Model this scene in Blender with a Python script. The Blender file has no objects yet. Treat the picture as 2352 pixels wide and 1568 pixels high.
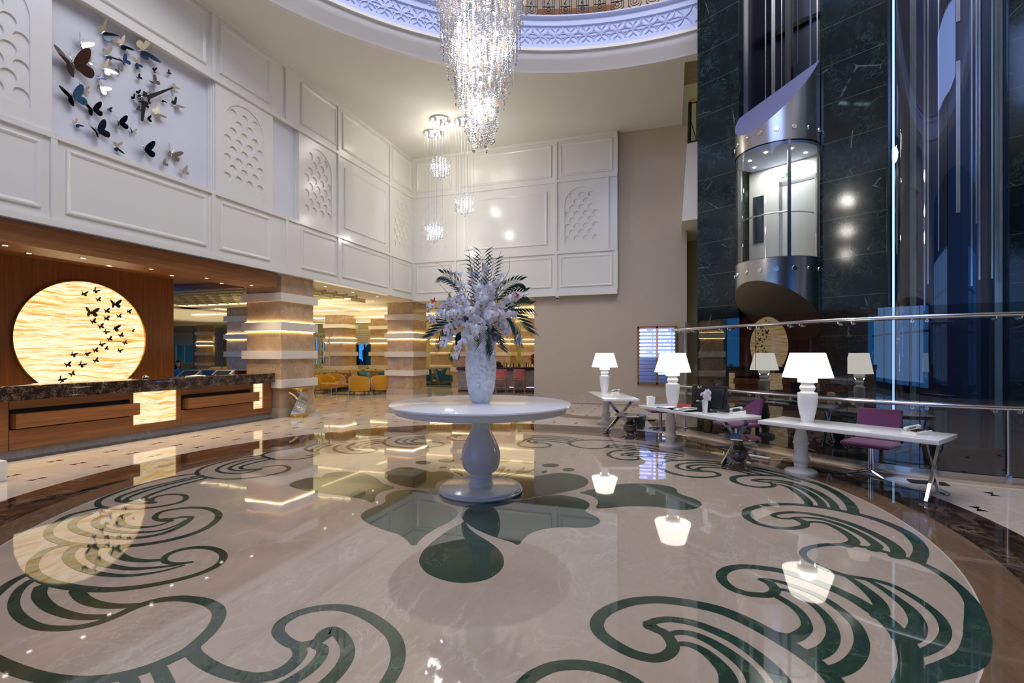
import bpy, bmesh, math, random
from mathutils import Vector, Matrix, geometry
R = math.radians
PI = math.pi
col = bpy.context.scene.collection
rnd = random.Random(7)

# ------------------------------------------------------------------ helpers
def lin(c):
    return tuple((v/255/12.92 if v/255 <= .04045 else ((v/255+.055)/1.055)**2.4) for v in c)

class MB:
    """collects faces and links them as ONE mesh object"""
    def __init__(self):
        self.v = []; self.f = []; self.m = []; self.M = None
    def add(self, vs, fs, m=0):
        n = len(self.v)
        if self.M is not None:
            vs = [self.M @ Vector(p) for p in vs]
        self.v += [tuple(p) for p in vs]
        self.f += [tuple(i+n for i in f) for f in fs]
        self.m += [m]*len(fs)
        return self
    def box(self, x0, x1, y0, y1, z0, z1, m=0):
        vs = [(x, y, z) for z in (z0, z1) for y in (y0, y1) for x in (x0, x1)]
        return self.add(vs, [(0,2,3,1),(4,5,7,6),(0,1,5,4),(2,6,7,3),(0,4,6,2),(1,3,7,5)], m)
    def rbox(self, x0, x1, y0, y1, z0, z1, r=.02, m=0, seg=3):
        bm = bmesh.new()
        bmesh.ops.create_cube(bm, size=1)
        for v in bm.verts:
            v.co = Vector(((x0+x1)/2+v.co.x*(x1-x0), (y0+y1)/2+v.co.y*(y1-y0), (z0+z1)/2+v.co.z*(z1-z0)))
        r = min(r, .49*min(x1-x0, y1-y0, z1-z0))
        bmesh.ops.bevel(bm, geom=bm.edges[:], offset=r, segments=seg, affect='EDGES', profile=.5)
        bm.verts.index_update()
        self.add([v.co.copy() for v in bm.verts], [[v.index for v in f.verts] for f in bm.faces], m)
        bm.free(); return self
    def prism(self, pts, z0, z1, m=0):
        n = len(pts)
        vs = [(p[0], p[1], z0) for p in pts]+[(p[0], p[1], z1) for p in pts]
        fs = [tuple(range(n))[::-1], tuple(range(n, 2*n))]+[(i, (i+1) % n, n+(i+1) % n, n+i) for i in range(n)]
        return self.add(vs, fs, m)
    def lathe(self, prof, n=32, c=(0,0,0), m=0, a0=0, a1=2*PI, caps=True):
        full = abs(a1-a0-2*PI) < 1e-6
        k = n if full else n+1
        vs = []; fs = []
        for r, z in prof:
            for i in range(k):
                a = a0+(a1-a0)*i/n
                vs.append((c[0]+r*math.cos(a), c[1]+r*math.sin(a), c[2]+z))
        for j in range(len(prof)-1):
            for i in range(n):
                i2 = (i+1) % k
                fs.append((j*k+i, j*k+i2, (j+1)*k+i2, (j+1)*k+i))
        if full and caps:
            if prof[0][0] > 1e-5: fs.append(tuple(range(k))[::-1])
            if prof[-1][0] > 1e-5: fs.append(tuple(range((len(prof)-1)*k, len(prof)*k)))
        return self.add(vs, fs, m)
    def tube(self, pts, r, n=8, m=0, closed=False, flat=1.0):
        pts = [Vector(p) for p in pts]; L = len(pts)
        rs = r if isinstance(r, (list, tuple)) else [r]*L
        vs = []; fs = []; up = None
        for i, p in enumerate(pts):
            if closed: t = pts[(i+1) % L]-pts[i-1]
            else: t = pts[min(i+1, L-1)]-pts[max(i-1, 0)]
            if t.length < 1e-9: t = Vector((0,0,1))
            t.normalize()
            if up is None:
                up = Vector((0,0,1)) if abs(t.z) < .9 else Vector((1,0,0))
            s = t.cross(up); s.normalize(); up = s.cross(t); up.normalize()
            for k in range(n):
                a = 2*PI*k/n
                vs.append(p+(s*math.cos(a)+up*math.sin(a)*flat)*rs[i])
        for i in range(L if closed else L-1):
            j = (i+1) % L
            for k in range(n):
                k2 = (k+1) % n
                fs.append((i*n+k, i*n+k2, j*n+k2, j*n+k))
        if not closed:
            fs.append(tuple(range(n))[::-1]); fs.append(tuple(range((L-1)*n, L*n)))
        return self.add(vs, fs, m)
    def ball(self, c, r, nu=12, nv=8, m=0, s=(1,1,1)):
        vs = [(c[0], c[1], c[2]-r*s[2])]
        for j in range(1, nv):
            t = PI*j/nv-PI/2
            for i in range(nu):
                a = 2*PI*i/nu
                vs.append((c[0]+r*s[0]*math.cos(t)*math.cos(a), c[1]+r*s[1]*math.cos(t)*math.sin(a), c[2]+r*s[2]*math.sin(t)))
        vs.append((c[0], c[1], c[2]+r*s[2])); e = len(vs)-1; fs = []
        for i in range(nu):
            i2 = (i+1) % nu
            fs.append((0, 1+i2, 1+i)); fs.append((e, e-nu+i, e-nu+i2))
            for j in range(nv-2):
                a = 1+j*nu
                fs.append((a+i, a+i2, a+nu+i2, a+nu+i))
        return self.add(vs, fs, m)
    def build(self, name, mats, parent=None, smooth=None, fix=True):
        me = bpy.data.meshes.new(name)
        me.from_pydata(self.v, [], self.f)
        if not isinstance(mats, (list, tuple)): mats = [mats]
        for m in mats: me.materials.append(m)
        if len(mats) > 1: me.polygons.foreach_set('material_index', self.m)
        if fix and len(self.f) < 60000:
            bm = bmesh.new(); bm.from_mesh(me)
            bmesh.ops.recalc_face_normals(bm, faces=bm.faces[:])
            bm.to_mesh(me); bm.free()
        if smooth is not None:
            me.polygons.foreach_set('use_smooth', [True]*len(me.polygons))
            me.set_sharp_from_angle(angle=R(smooth))
        me.update()
        o = bpy.data.objects.new(name, me); col.objects.link(o)
        if parent: o.parent = parent
        return o

def tag(o, label=None, cat=None, group=None, kind=None):
    if label: o['label'] = label
    if cat: o['category'] = cat
    if group: o['group'] = group
    if kind: o['kind'] = kind
    return o
def thing(name, label, cat, loc=(0,0,0), rz=0, group=None, rot=None):
    o = bpy.data.objects.new(name, None); col.objects.link(o)
    o.empty_display_size = .1
    o.location = loc; o.rotation_euler = rot or (0, 0, rz)
    return tag(o, label, cat, group)
def struct(o, label=None):
    return tag(o, label, None, None, 'structure')
def dup(root, label=None, loc=None, rz=None, group=None, rot=None, scale=None):
    r = root.copy(); col.objects.link(r)
    if loc is not None: r.location = loc
    if rz is not None: r.rotation_euler = (0, 0, rz)
    if rot is not None: r.rotation_euler = rot
    if scale is not None: r.scale = (scale,)*3
    if label: r['label'] = label
    if group: r['group'] = group
    for ch in list(root.children):
        c = ch.copy(); col.objects.link(c); c.parent = r
        for g in list(ch.children):
            d = g.copy(); col.objects.link(d); d.parent = c
    return r
def put(src, name, parent=None, loc=None, rot=None, scale=None):
    o = src.copy(); o.name = name; col.objects.link(o); o.parent = parent
    if loc is not None: o.location = loc
    if rot is not None: o.rotation_euler = rot
    if scale is not None: o.scale = scale if isinstance(scale, (tuple, list)) else (scale,)*3
    return o
def spline(pts, n=8, closed=False):
    """Catmull-Rom through the points"""
    P = [Vector(p) for p in pts]; L = len(P); out = []
    rng = range(L if closed else L-1)
    for i in rng:
        if closed: a, b, c, d = P[i-1], P[i], P[(i+1) % L], P[(i+2) % L]
        else:
            b, c = P[i], P[i+1]
            a = P[i-1] if i else b*2-c
            d = P[i+2] if i+2 < L else c*2-b
        for k in range(n):
            t = k/n
            out.append(.5*((2*b)+(c-a)*t+(2*a-5*b+4*c-d)*t*t+(3*b-a-3*c+d)*t**3))
    if not closed: out.append(P[-1])
    return out
def circle(cx, cy, r, n=32, a0=0):
    return [(cx+r*math.cos(a0+2*PI*i/n), cy+r*math.sin(a0+2*PI*i/n)) for i in range(n)]

# ------------------------------------------------------------------ materials
class N:
    """small node-graph helper"""
    def __init__(self, name):
        self.mat = bpy.data.materials.new(name); self.mat.use_nodes = True
        self.t = self.mat.node_tree; self.t.nodes.clear()
        self.out = self.t.nodes.new('ShaderNodeOutputMaterial')
    def n(self, kind, ins=None, **kw):
        nd = self.t.nodes.new(kind)
        for k, v in kw.items(): setattr(nd, k, v)
        for k, v in (ins or {}).items():
            if hasattr(v, 'is_output') or isinstance(v, bpy.types.NodeSocket): self.t.links.new(v, nd.inputs[k])
            else: nd.inputs[k].default_value = v
        return nd
    def pos(self): return self.n('ShaderNodeNewGeometry').outputs['Position']
    def obj(self): return self.n('ShaderNodeTexCoord').outputs['Object']
    def scale(self, vec, s, rot=(0,0,0)):
        return self.n('ShaderNodeMapping', {'Vector': vec, 'Scale': s, 'Rotation': rot}).outputs[0]
    def noise(self, vec, scale, detail=4, rough=.6, dist=0):
        return self.n('ShaderNodeTexNoise', {'Vector': vec, 'Scale': scale, 'Detail': detail, 'Roughness': rough, 'Distortion': dist}).outputs[0]
    def ramp(self, fac, stops, interp='LINEAR'):
        nd = self.n('ShaderNodeValToRGB', {0: fac}); e = nd.color_ramp.elements
        nd.color_ramp.interpolation = interp
        e.remove(e[1]); e[0].position = stops[0][0]; e[0].color = (*stops[0][1], 1)
        for p, c in stops[1:]: e.new(p).color = (*c, 1)
        return nd.outputs[0]
    def math(self, op, a, b=0.0, c=None):
        ins = {0: a, 1: b}
        if c is not None: ins[2] = c
        return self.n('ShaderNodeMath', ins, operation=op).outputs[0]
    def mix(self, f, a, b, mode='MIX'):
        nd = self.n('ShaderNodeMix', data_type='RGBA', blend_type=mode)
        for i, v in ((0, f), (6, a), (7, b)):
            if isinstance(v, bpy.types.NodeSocket): self.t.links.new(v, nd.inputs[i])
            else: nd.inputs[i].default_value = (*v, 1) if isinstance(v, tuple) and len(v) == 3 else v
        return nd.outputs[2]
    def bump(self, h, strength=.2, dist=.01):
        return self.n('ShaderNodeBump', {'Height': h, 'Strength': strength, 'Distance': dist}).outputs[0]
    def pbr(self, color, rough=.5, metal=0, normal=None, ior=1.5, emit=None, es=0, coat=0, sheen=0, trans=0, aniso=0, alpha=1):
        ins = {'Roughness': rough, 'Metallic': metal, 'IOR': ior, 'Coat Weight': coat, 'Coat Roughness': .05, 'Sheen Weight': sheen, 'Transmission Weight': trans, 'Anisotropic': aniso}
        ins['Base Color'] = (*color, 1) if isinstance(color, tuple) else color
        if normal: ins['Normal'] = normal
        if emit is not None:
            ins['Emission Color'] = (*emit, 1) if isinstance(emit, tuple) else emit
            ins['Emission Strength'] = es
        b = self.n('ShaderNodeBsdfPrincipled', ins)
        self.t.links.new(b.outputs[0], self.out.inputs[0]); return self.mat
    def sh(self, s):
        self.t.links.new(s, self.out.inputs[0]); return self.mat

def plain(name, rgb, rough=.5, metal=0, **kw):
    g = N(name); return g.pbr(lin(rgb), rough, metal, **kw)
def cloth(name, rgb, rough=.85, sheen=.4):
    g = N(name); p = g.obj()
    f = g.noise(p, 60, 3); c = lin(rgb); d = tuple(v*.72 for v in c)
    w = g.noise(p, 6, 3)
    return g.pbr(g.mix(w, g.mix(f, d, c), c), rough, sheen=sheen, normal=g.bump(g.noise(p, 400, 2), .15, .003))
def glow(name, rgb, s):
    g = N(name); e = g.n('ShaderNodeEmission', {0: (*lin(rgb), 1), 1: s}); return g.sh(e.outputs[0])

def marble(name, base, dark, vein, scale=1.0, rough=.04, vein_w=.035, stretch=(1,1,1), rot=(0,0,0), vein_amt=.6, ior=1.5, tile=None, pos=True, amp=1.0, wave=0):
    g = N(name); p = g.pos() if pos else g.obj(); q = g.scale(p, stretch, rot)
    a = g.noise(q, 1.1*scale, 8, .62, .6)
    c = g.ramp(a, [(.3, lin(dark)), (.68, lin(base))])
    b = g.noise(q, 14*scale, 6, .7, .3)
    c = g.mix(.35*amp, c, g.ramp(b, [(.3, lin(dark)), (.7, lin(base))]))
    v = g.noise(q, 1.7*scale, 9, .66, 1.2)
    v = g.math('ABSOLUTE', g.math('SUBTRACT', v, .5))
    vm = g.math('MULTIPLY', g.ramp(v, [(0, (1,1,1)), (vein_w, (0,0,0))]), vein_amt)
    gate = g.ramp(g.noise(q, .9*scale, 3), [(.42, (0,0,0)), (.62, (1,1,1))])
    c = g.mix(g.math('MULTIPLY', vm, gate), c, lin(vein))
    if tile:
        c = tile(g, p, c)
    nm = g.bump(g.noise(p, 1.4, 2, .5), wave, .02) if wave else None
    return g.pbr(c, rough, ior=ior, normal=nm)

def tile_lines(px, py, ox, oy, w, colr, amt=.35, var=.1):
    def f(g, p, c):
        s = g.n('ShaderNodeSeparateXYZ', {0: p}).outputs
        out = None
        for k, (pitch, off) in ((0, (px, ox)), (1, (py, oy))):
            u = g.math('DIVIDE', g.math('SUBTRACT', s[k], off), pitch)
            d = g.math('ABSOLUTE', g.math('SUBTRACT', g.math('FRACT', u), .5))
            ln = g.math('GREATER_THAN', d, .5-w/pitch)
            out = ln if out is None else g.math('MAXIMUM', out, ln)
        fl = g.n('ShaderNodeVectorMath', {0: g.n('ShaderNodeVectorMath', {0: p, 1: (ox, oy, 0)}, operation='SUBTRACT').outputs[0], 1: (1/px, 1/py, 1)}, operation='MULTIPLY').outputs[0]
        fl = g.n('ShaderNodeVectorMath', {0: fl}, operation='FLOOR').outputs[0]
        wn = g.n('ShaderNodeTexWhiteNoise', {'Vector': fl}, noise_dimensions='2D').outputs[0]
        c = g.mix(g.math('MULTIPLY', wn, var), c, tuple(v*.55 for v in lin((190,172,150))))
        return g.mix(g.math('MULTIPLY', out, amt), c, lin(colr))
    return f

M = {}
M['cream'] = marble('cream_marble', (226,212,194), (205,188,168), (236,228,216), .8, .035, wave=.05, ior=1.8, tile=tile_lines(.5405, .79, -2.735-.27, 10.83, .004, (150,130,110), .25, .12))
M['medal'] = marble('warm_grey_marble', (192,174,154), (172,154,136), (214,202,188), 1.3, .03, .02, (1, .5, 1), (0,0,.6), .5, wave=.05, ior=1.9, tile=tile_lines(1.55, 1.55, .3, .2, .003, (160,145,130), .3, .1))
M['ring_in'] = marble('wenge_marble', (132,106,80), (98,76,56), (150,126,100), 1.6, .03, .02, (3, .6, 1), (0,0,.5), .3, wave=.05, ior=1.9)
M['ring_out'] = marble('emperador_dark', (66,50,38), (32,22,17), (150,126,98), 2.6, .03, .045, (1, .7, 1), (0,0,.4), .7, ior=1.9)
M['green'] = marble('green_marble', (52,76,60), (30,48,40), (96,124,104), 3.2, .03, .03, vein_amt=.5, ior=1.9)
M['inset'] = plain('dark_inset_stone', (34,26,22), .06)
M['pit'] = plain('pit_floor_black', (14,14,17), .25)
M['white'] = plain('white_lacquer', (233,229,219), .2)
M['paint'] = plain('white_paint', (230,225,214), .5)
M['ceil'] = plain('ceiling_paint', (226,222,208), .8)
M['recess'] = plain('recess_paint', (222,222,228), .6)
g = N('beige_wallpaper'); p = g.pos()
f = g.noise(g.scale(p, (60, 60, 1.5)), 3, 3)
M['beige'] = g.pbr(g.ramp(f, [(.3, lin((188,172,150))), (.7, lin((200,185,164)))]), .7)

def wood(name, a, b, c, along, rough=.3, sc=1.0, pos=True, ior=1.5):
    g = N(name); p = g.pos() if pos else g.obj()
    st = {'x': (.35, 14, 14), 'y': (14, .35, 14), 'z': (14, 14, .35)}[along]
    q = g.scale(p, tuple(v*sc for v in st))
    n1 = g.noise(q, 1.6, 6, .65, .4)
    n2 = g.noise(q, 6.5, 4, .6)
    cc = g.ramp(n1, [(.3, lin(a)), (.5, lin(b)), (.72, lin(c))])
    cc = g.mix(.35, cc, g.ramp(n2, [(.35, lin(a)), (.65, lin(c))]))
    return g.pbr(cc, rough, ior=ior)
M['wood_v'] = wood('walnut_vertical', (112,64,26), (142,84,36), (170,106,52), 'z', .35)
M['wood_h'] = wood('walnut_horizontal', (112,68,32), (142,90,46), (172,114,64), 'y', .35)
M['wood_x'] = wood('walnut_cross', (70,36,14), (98,54,24), (126,76,38), 'x', .35)
M['wood_edge'] = wood('walnut_end', (120,70,30), (150,96,46), (176,118,62), 'y', .4)
M['emperador'] = marble('emperador_counter', (60,44,36), (18,13,11), (150,128,106), 9.0, .05, .05, vein_amt=.9)
M['plinth'] = marble('grey_plinth', (176,166,158), (150,140,134), (200,192,186), 2, .2)
M['black_gap'] = plain('shadow_gap', (16,10,8), .6)
M['trav'] = marble('travertine', (208,178,142), (160,128,96), (226,202,170), 3.2, .16, .05, vein_amt=.5, amp=1.3)
M['trav_l'] = marble('travertine_light', (206,188,162), (182,160,134), (220,204,180), 2.2, .2, .04, vein_amt=.3)
M['band'] = plain('band_stone', (232,222,206), .35)
M['led'] = glow('led_warm', (255,230,170), 22)
M['led_cove'] = glow('led_cove', (255,234,184), 3.0)
M['chrome'] = plain('chrome', (215,215,218), .06, 1)
M['steel'] = plain('brushed_steel', (190,186,180), .24, 1, aniso=.5)
M['steel_rail'] = plain('satin_steel', (205,203,202), .2, 1)
M['black'] = plain('black_plastic', (18,18,20), .35)
M['iron'] = plain('black_iron', (20,18,24), .35, .3)
M['rubber'] = plain('dark_rubber', (30,30,32), .6)
M['table'] = marble('painted_white_table', (226,226,228), (218,218,221), (230,230,232), 2, .13)
M['desk'] = plain('white_desk', (236,234,230), .14)
M['porcelain'] = plain('white_porcelain', (236,236,238), .12)
M['silver_vase'] = plain('pearl_glaze', (232,233,238), .12, coat=.6)
M['brown_gloss'] = plain('brown_lacquer', (78,66,56), .07, coat=1)
M['purple'] = cloth('purple_fabric', (104,46,92))
M['teal'] = cloth('teal_fabric', (14,92,116))
M['teal_d'] = cloth('teal_cushion', (20,104,130))
M['mustard'] = cloth('mustard_velvet', (204,150,24))
M['olive'] = cloth('olive_fabric', (150,126,78))
M['tan'] = cloth('tan_cushion', (186,158,104))
M['pink'] = cloth('pink_fabric', (206,112,108))
M['oak'] = wood('oak', (150,98,56), (180,124,76), (204,150,100), 'z', .45, pos=False)
M['walnut_leg'] = plain('walnut_leg', (70,40,22), .4)
M['paper'] = plain('paper', (240,238,232), .7)
M['phone'] = plain('phone_plastic', (226,222,212), .35)
M['red'] = plain('red_folder', (190,50,50), .5)
M['petal'] = plain('orchid_petal', (238,234,240), .55, sheen=.2)
M['lip'] = plain('orchid_lip', (196,160,90), .6)
M['stem'] = plain('stem', (58,50,30), .6)
M['palm'] = plain('palm_leaf', (26,62,44), .4)
M['leaf'] = plain('dark_leaf', (16,40,26), .25)
M['bud'] = plain('orchid_bud', (176,184,140), .5)
M['shade'] = glow('lamp_shade_glow', (255,250,238), 3.2)
M['mirror'] = plain('mirror_metal', (225,222,216), .08, 1)
M['mirror_dark'] = plain('dark_mirror', (60,66,70), .06, 1)
M['mirror_brown'] = plain('brown_mirror', (92,62,48), .15, .25)
M['mirror_blue'] = plain('blue_mirror', (84,110,168), .1, 1)
M['blue_foil'] = plain('blue_foil', (40,90,215), .2, .6)
M['cream_foil'] = plain('cream_foil', (232,222,196), .18, .4)
M['gold'] = plain('gold_metal', (222,168,72), .12, 1)
M['bfly_brown'] = plain('bronze_butterfly', (92,70,38), .25, .8)
M['curtain'] = cloth('grey_curtain', (120,124,138), .8)
M['blind'] = plain('roman_blind', (206,198,172), .8)
M['screen_paint'] = plain('ivory_lattice', (208,196,160), .5)
M['yellow_wall'] = plain('ochre_wall', (186,176,128), .8)
M['ceil_warm'] = plain('lounge_ceiling', (228,218,192), .8)
M['bush'] = plain('garden_green', (30,120,84), .8)
M['plant'] = plain('plant_green', (60,140,40), .5)
M['redflower'] = plain('poinsettia_red', (226,62,66), .5)
M['skin'] = plain('skin', (220,172,146), .55)
M['hair'] = plain('brown_hair', (58,34,22), .5)
M['shirt'] = cloth('white_shirt', (232,230,228))
M['lcd'] = plain('dark_screen', (40,52,58), .1)
M['amber_bottle'] = plain('bottle_amber', (214,176,96), .1, trans=.3)
M['dark_bottle'] = plain('bottle_dark', (30,34,24), .1)
M['clear_bottle'] = plain('bottle_clear', (226,222,206), .08, trans=.4)

def thin_glass(name, tint, f0=1.45, rough=.0, add=0.0):
    g = N(name)
    tr = g.n('ShaderNodeBsdfTransparent', {0: (*tint, 1)})
    gl = g.n('ShaderNodeBsdfGlossy', {0: (1,1,1,1), 'Roughness': rough})
    fr = g.n('ShaderNodeFresnel', {'IOR': f0}).outputs[0]
    if add: fr = g.math('MINIMUM', g.math('ADD', fr, add), 1.0)
    mx = g.n('ShaderNodeMixShader', {0: fr, 1: tr.outputs[0], 2: gl.outputs[0]})
    return g.sh(mx.outputs[0])
M['glass'] = thin_glass('balustrade_glass', (.6,.62,.65), 1.5, 0, .10)
M['glass_car'] = thin_glass('lift_glass', (.86,.93,.96), 1.45)
M['glass_shaft'] = thin_glass('shaft_glass', (.8,.88,.96), 1.5, .02, .04)
M['pane'] = thin_glass('window_glass', (.92,.95,1), 1.4)
g = N('crystal'); p = g.obj()
a = g.n('ShaderNodeBsdfGlossy', {0: (1,1,1,1), 'Roughness': .03}); b = g.n('ShaderNodeBsdfTranslucent', {0: (.52,.52,.56,1)})
c = g.n('ShaderNodeBsdfTransparent', {0: (.95,.96,1,1)})
s1 = g.n('ShaderNodeMixShader', {0: .45, 1: b.outputs[0], 2: a.outputs[0]})
s2 = g.n('ShaderNodeMixShader', {0: .3, 1: s1.outputs[0], 2: c.outputs[0]})
M['crystal'] = g.sh(s2.outputs[0])
g = N('amber_glass')
a = g.n('ShaderNodeBsdfGlossy', {0: (1,.94,.84,1), 'Roughness': .05}); b = g.n('ShaderNodeBsdfTranslucent', {0: (1,.84,.62,1)})
c = g.n('ShaderNodeBsdfTransparent', {0: (1,.9,.72,1)})
s1 = g.n('ShaderNodeMixShader', {0: .25, 1: b.outputs[0], 2: a.outputs[0]})
M['amber'] = g.sh(g.n('ShaderNodeMixShader', {0: .25, 1: s1.outputs[0], 2: c.outputs[0]}).outputs[0])
M['bulb'] = glow('chandelier_bulb', (255,246,232), 22)
M['bulb_s'] = glow('small_bulb', (255,250,240), 25)
M['downlight'] = glow('downlight_lens', (255,240,214), 7)
M['led_white'] = glow('white_led', (200,232,255), 1.6)
M['sign_glow'] = glow('sign_letters', (225,232,255), 3.5)
M['sign_halo'] = plain('sign_plate', (150,158,196), .25, .85)
M['green_led'] = glow('green_led', (60,230,90), 3)
M['light_panel'] = glow('gallery_light', (255,244,210), 3)
M['sky_panel'] = glow('skylight', (120,160,255), 1.2)

def onyx(name, s, axis='y'):
    g = N(name); p = g.pos()
    st = (.2, 1, .35)
    q = g.scale(p, st)
    w = g.noise(q, .8, 3, .45)
    sp = g.n('ShaderNodeSeparateXYZ', {0: p}).outputs
    h = g.math('ADD', g.math('MULTIPLY', w, .55), sp[2])
    hv = g.n('ShaderNodeCombineXYZ', {2: h, 0: g.math('MULTIPLY', sp[1], .05)}).outputs[0]
    n1 = g.noise(hv, 9, 6, .68)
    n2 = g.noise(hv, 34, 4, .7)
    c = g.ramp(n1, [(.28, lin((150,88,30))), (.36, lin((224,150,62))), (.42, lin((250,214,140))), (.48, lin((255,244,220))), (.53, lin((255,250,236))), (.565, lin((232,164,74))), (.60, lin((252,222,154))), (.66, lin((255,240,205))), (.78, lin((176,122,62)))])
    c2 = g.ramp(n2, [(.34, lin((214,144,62))), (.46, lin((255,240,206))), (.58, lin((255,250,240))), (.7, lin((240,186,106)))])
    c = g.mix(1.0, c, c2, 'MULTIPLY')
    seam = g.math('GREATER_THAN', g.math('ABSOLUTE', g.math('SUBTRACT', g.math('FRACT', g.math('DIVIDE', g.math('SUBTRACT', sp[1], 6.88), .85)), .5)), .496)
    c = g.mix(g.math('MULTIPLY', seam, .35), c, lin((210,130,50)))
    e = g.n('ShaderNodeEmission', {0: c, 1: s})
    gl = g.n('ShaderNodeBsdfGlossy', {0: (1,1,1,1), 'Roughness': .1})
    mx = g.n('ShaderNodeMixShader', {0: .04, 1: e.outputs[0], 2: gl.outputs[0]})
    return g.sh(mx.outputs[0])
M['onyx'] = onyx('backlit_onyx', 1.3)
M['onyx2'] = onyx('backlit_onyx_panel', 1.2)

def wall_marble():
    def tl(g, p, c):
        s = g.n('ShaderNodeSeparateXYZ', {0: p}).outputs
        d = g.math('ABSOLUTE', g.math('SUBTRACT', g.math('FRACT', g.math('DIVIDE', g.math('SUBTRACT', s[2], .58), .72)), .5))
        ln = g.math('GREATER_THAN', d, .493)
        # thin white scratches of vein
        w = g.n('ShaderNodeTexVoronoi', {'Vector': g.scale(p, (1, 1, .8), (.3, .5, .2)), 'Scale': 1.3}, feature='DISTANCE_TO_EDGE').outputs[0]
        vv = g.ramp(w, [(0, (1,1,1)), (.012, (0,0,0))])
        gate = g.ramp(g.noise(p, 2.3, 3), [(.55, (0,0,0)), (.66, (1,1,1))])
        c = g.mix(g.math('MULTIPLY', g.math('MULTIPLY', vv, gate), .55), c, lin((150,176,166)))
        return g.mix(g.math('MULTIPLY', ln, .45), c, lin((96,112,108)))
    return marble('black_green_marble', (17,38,40), (4,10,13), (80,112,108), 2.6, .1, .03, vein_amt=.3, tile=tl)
M['wallmarble'] = wall_marble()
M['shaft'] = plain('shaft_dark', (20,28,48), .3, .3)
M['shaft2'] = plain('shaft_panel', (74,94,128), .4, .3)
M['rug'] = plain('dark_rug', (44,62,60), .9)
M['barfront'] = marble('bar_stone', (176,164,160), (128,116,114), (206,196,190), 9, .5, pos=True)
M['steel_matte'] = plain('floor_toned_steel', (168,152,130), .5, .9)  # brown of the reflected lobby floor put into the base colour
M['lav'] = plain('lavender_steel', (116,120,158), .45, .4)
M['screen_art'] = plain('plaster_band', (196,204,232), .6)
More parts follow.
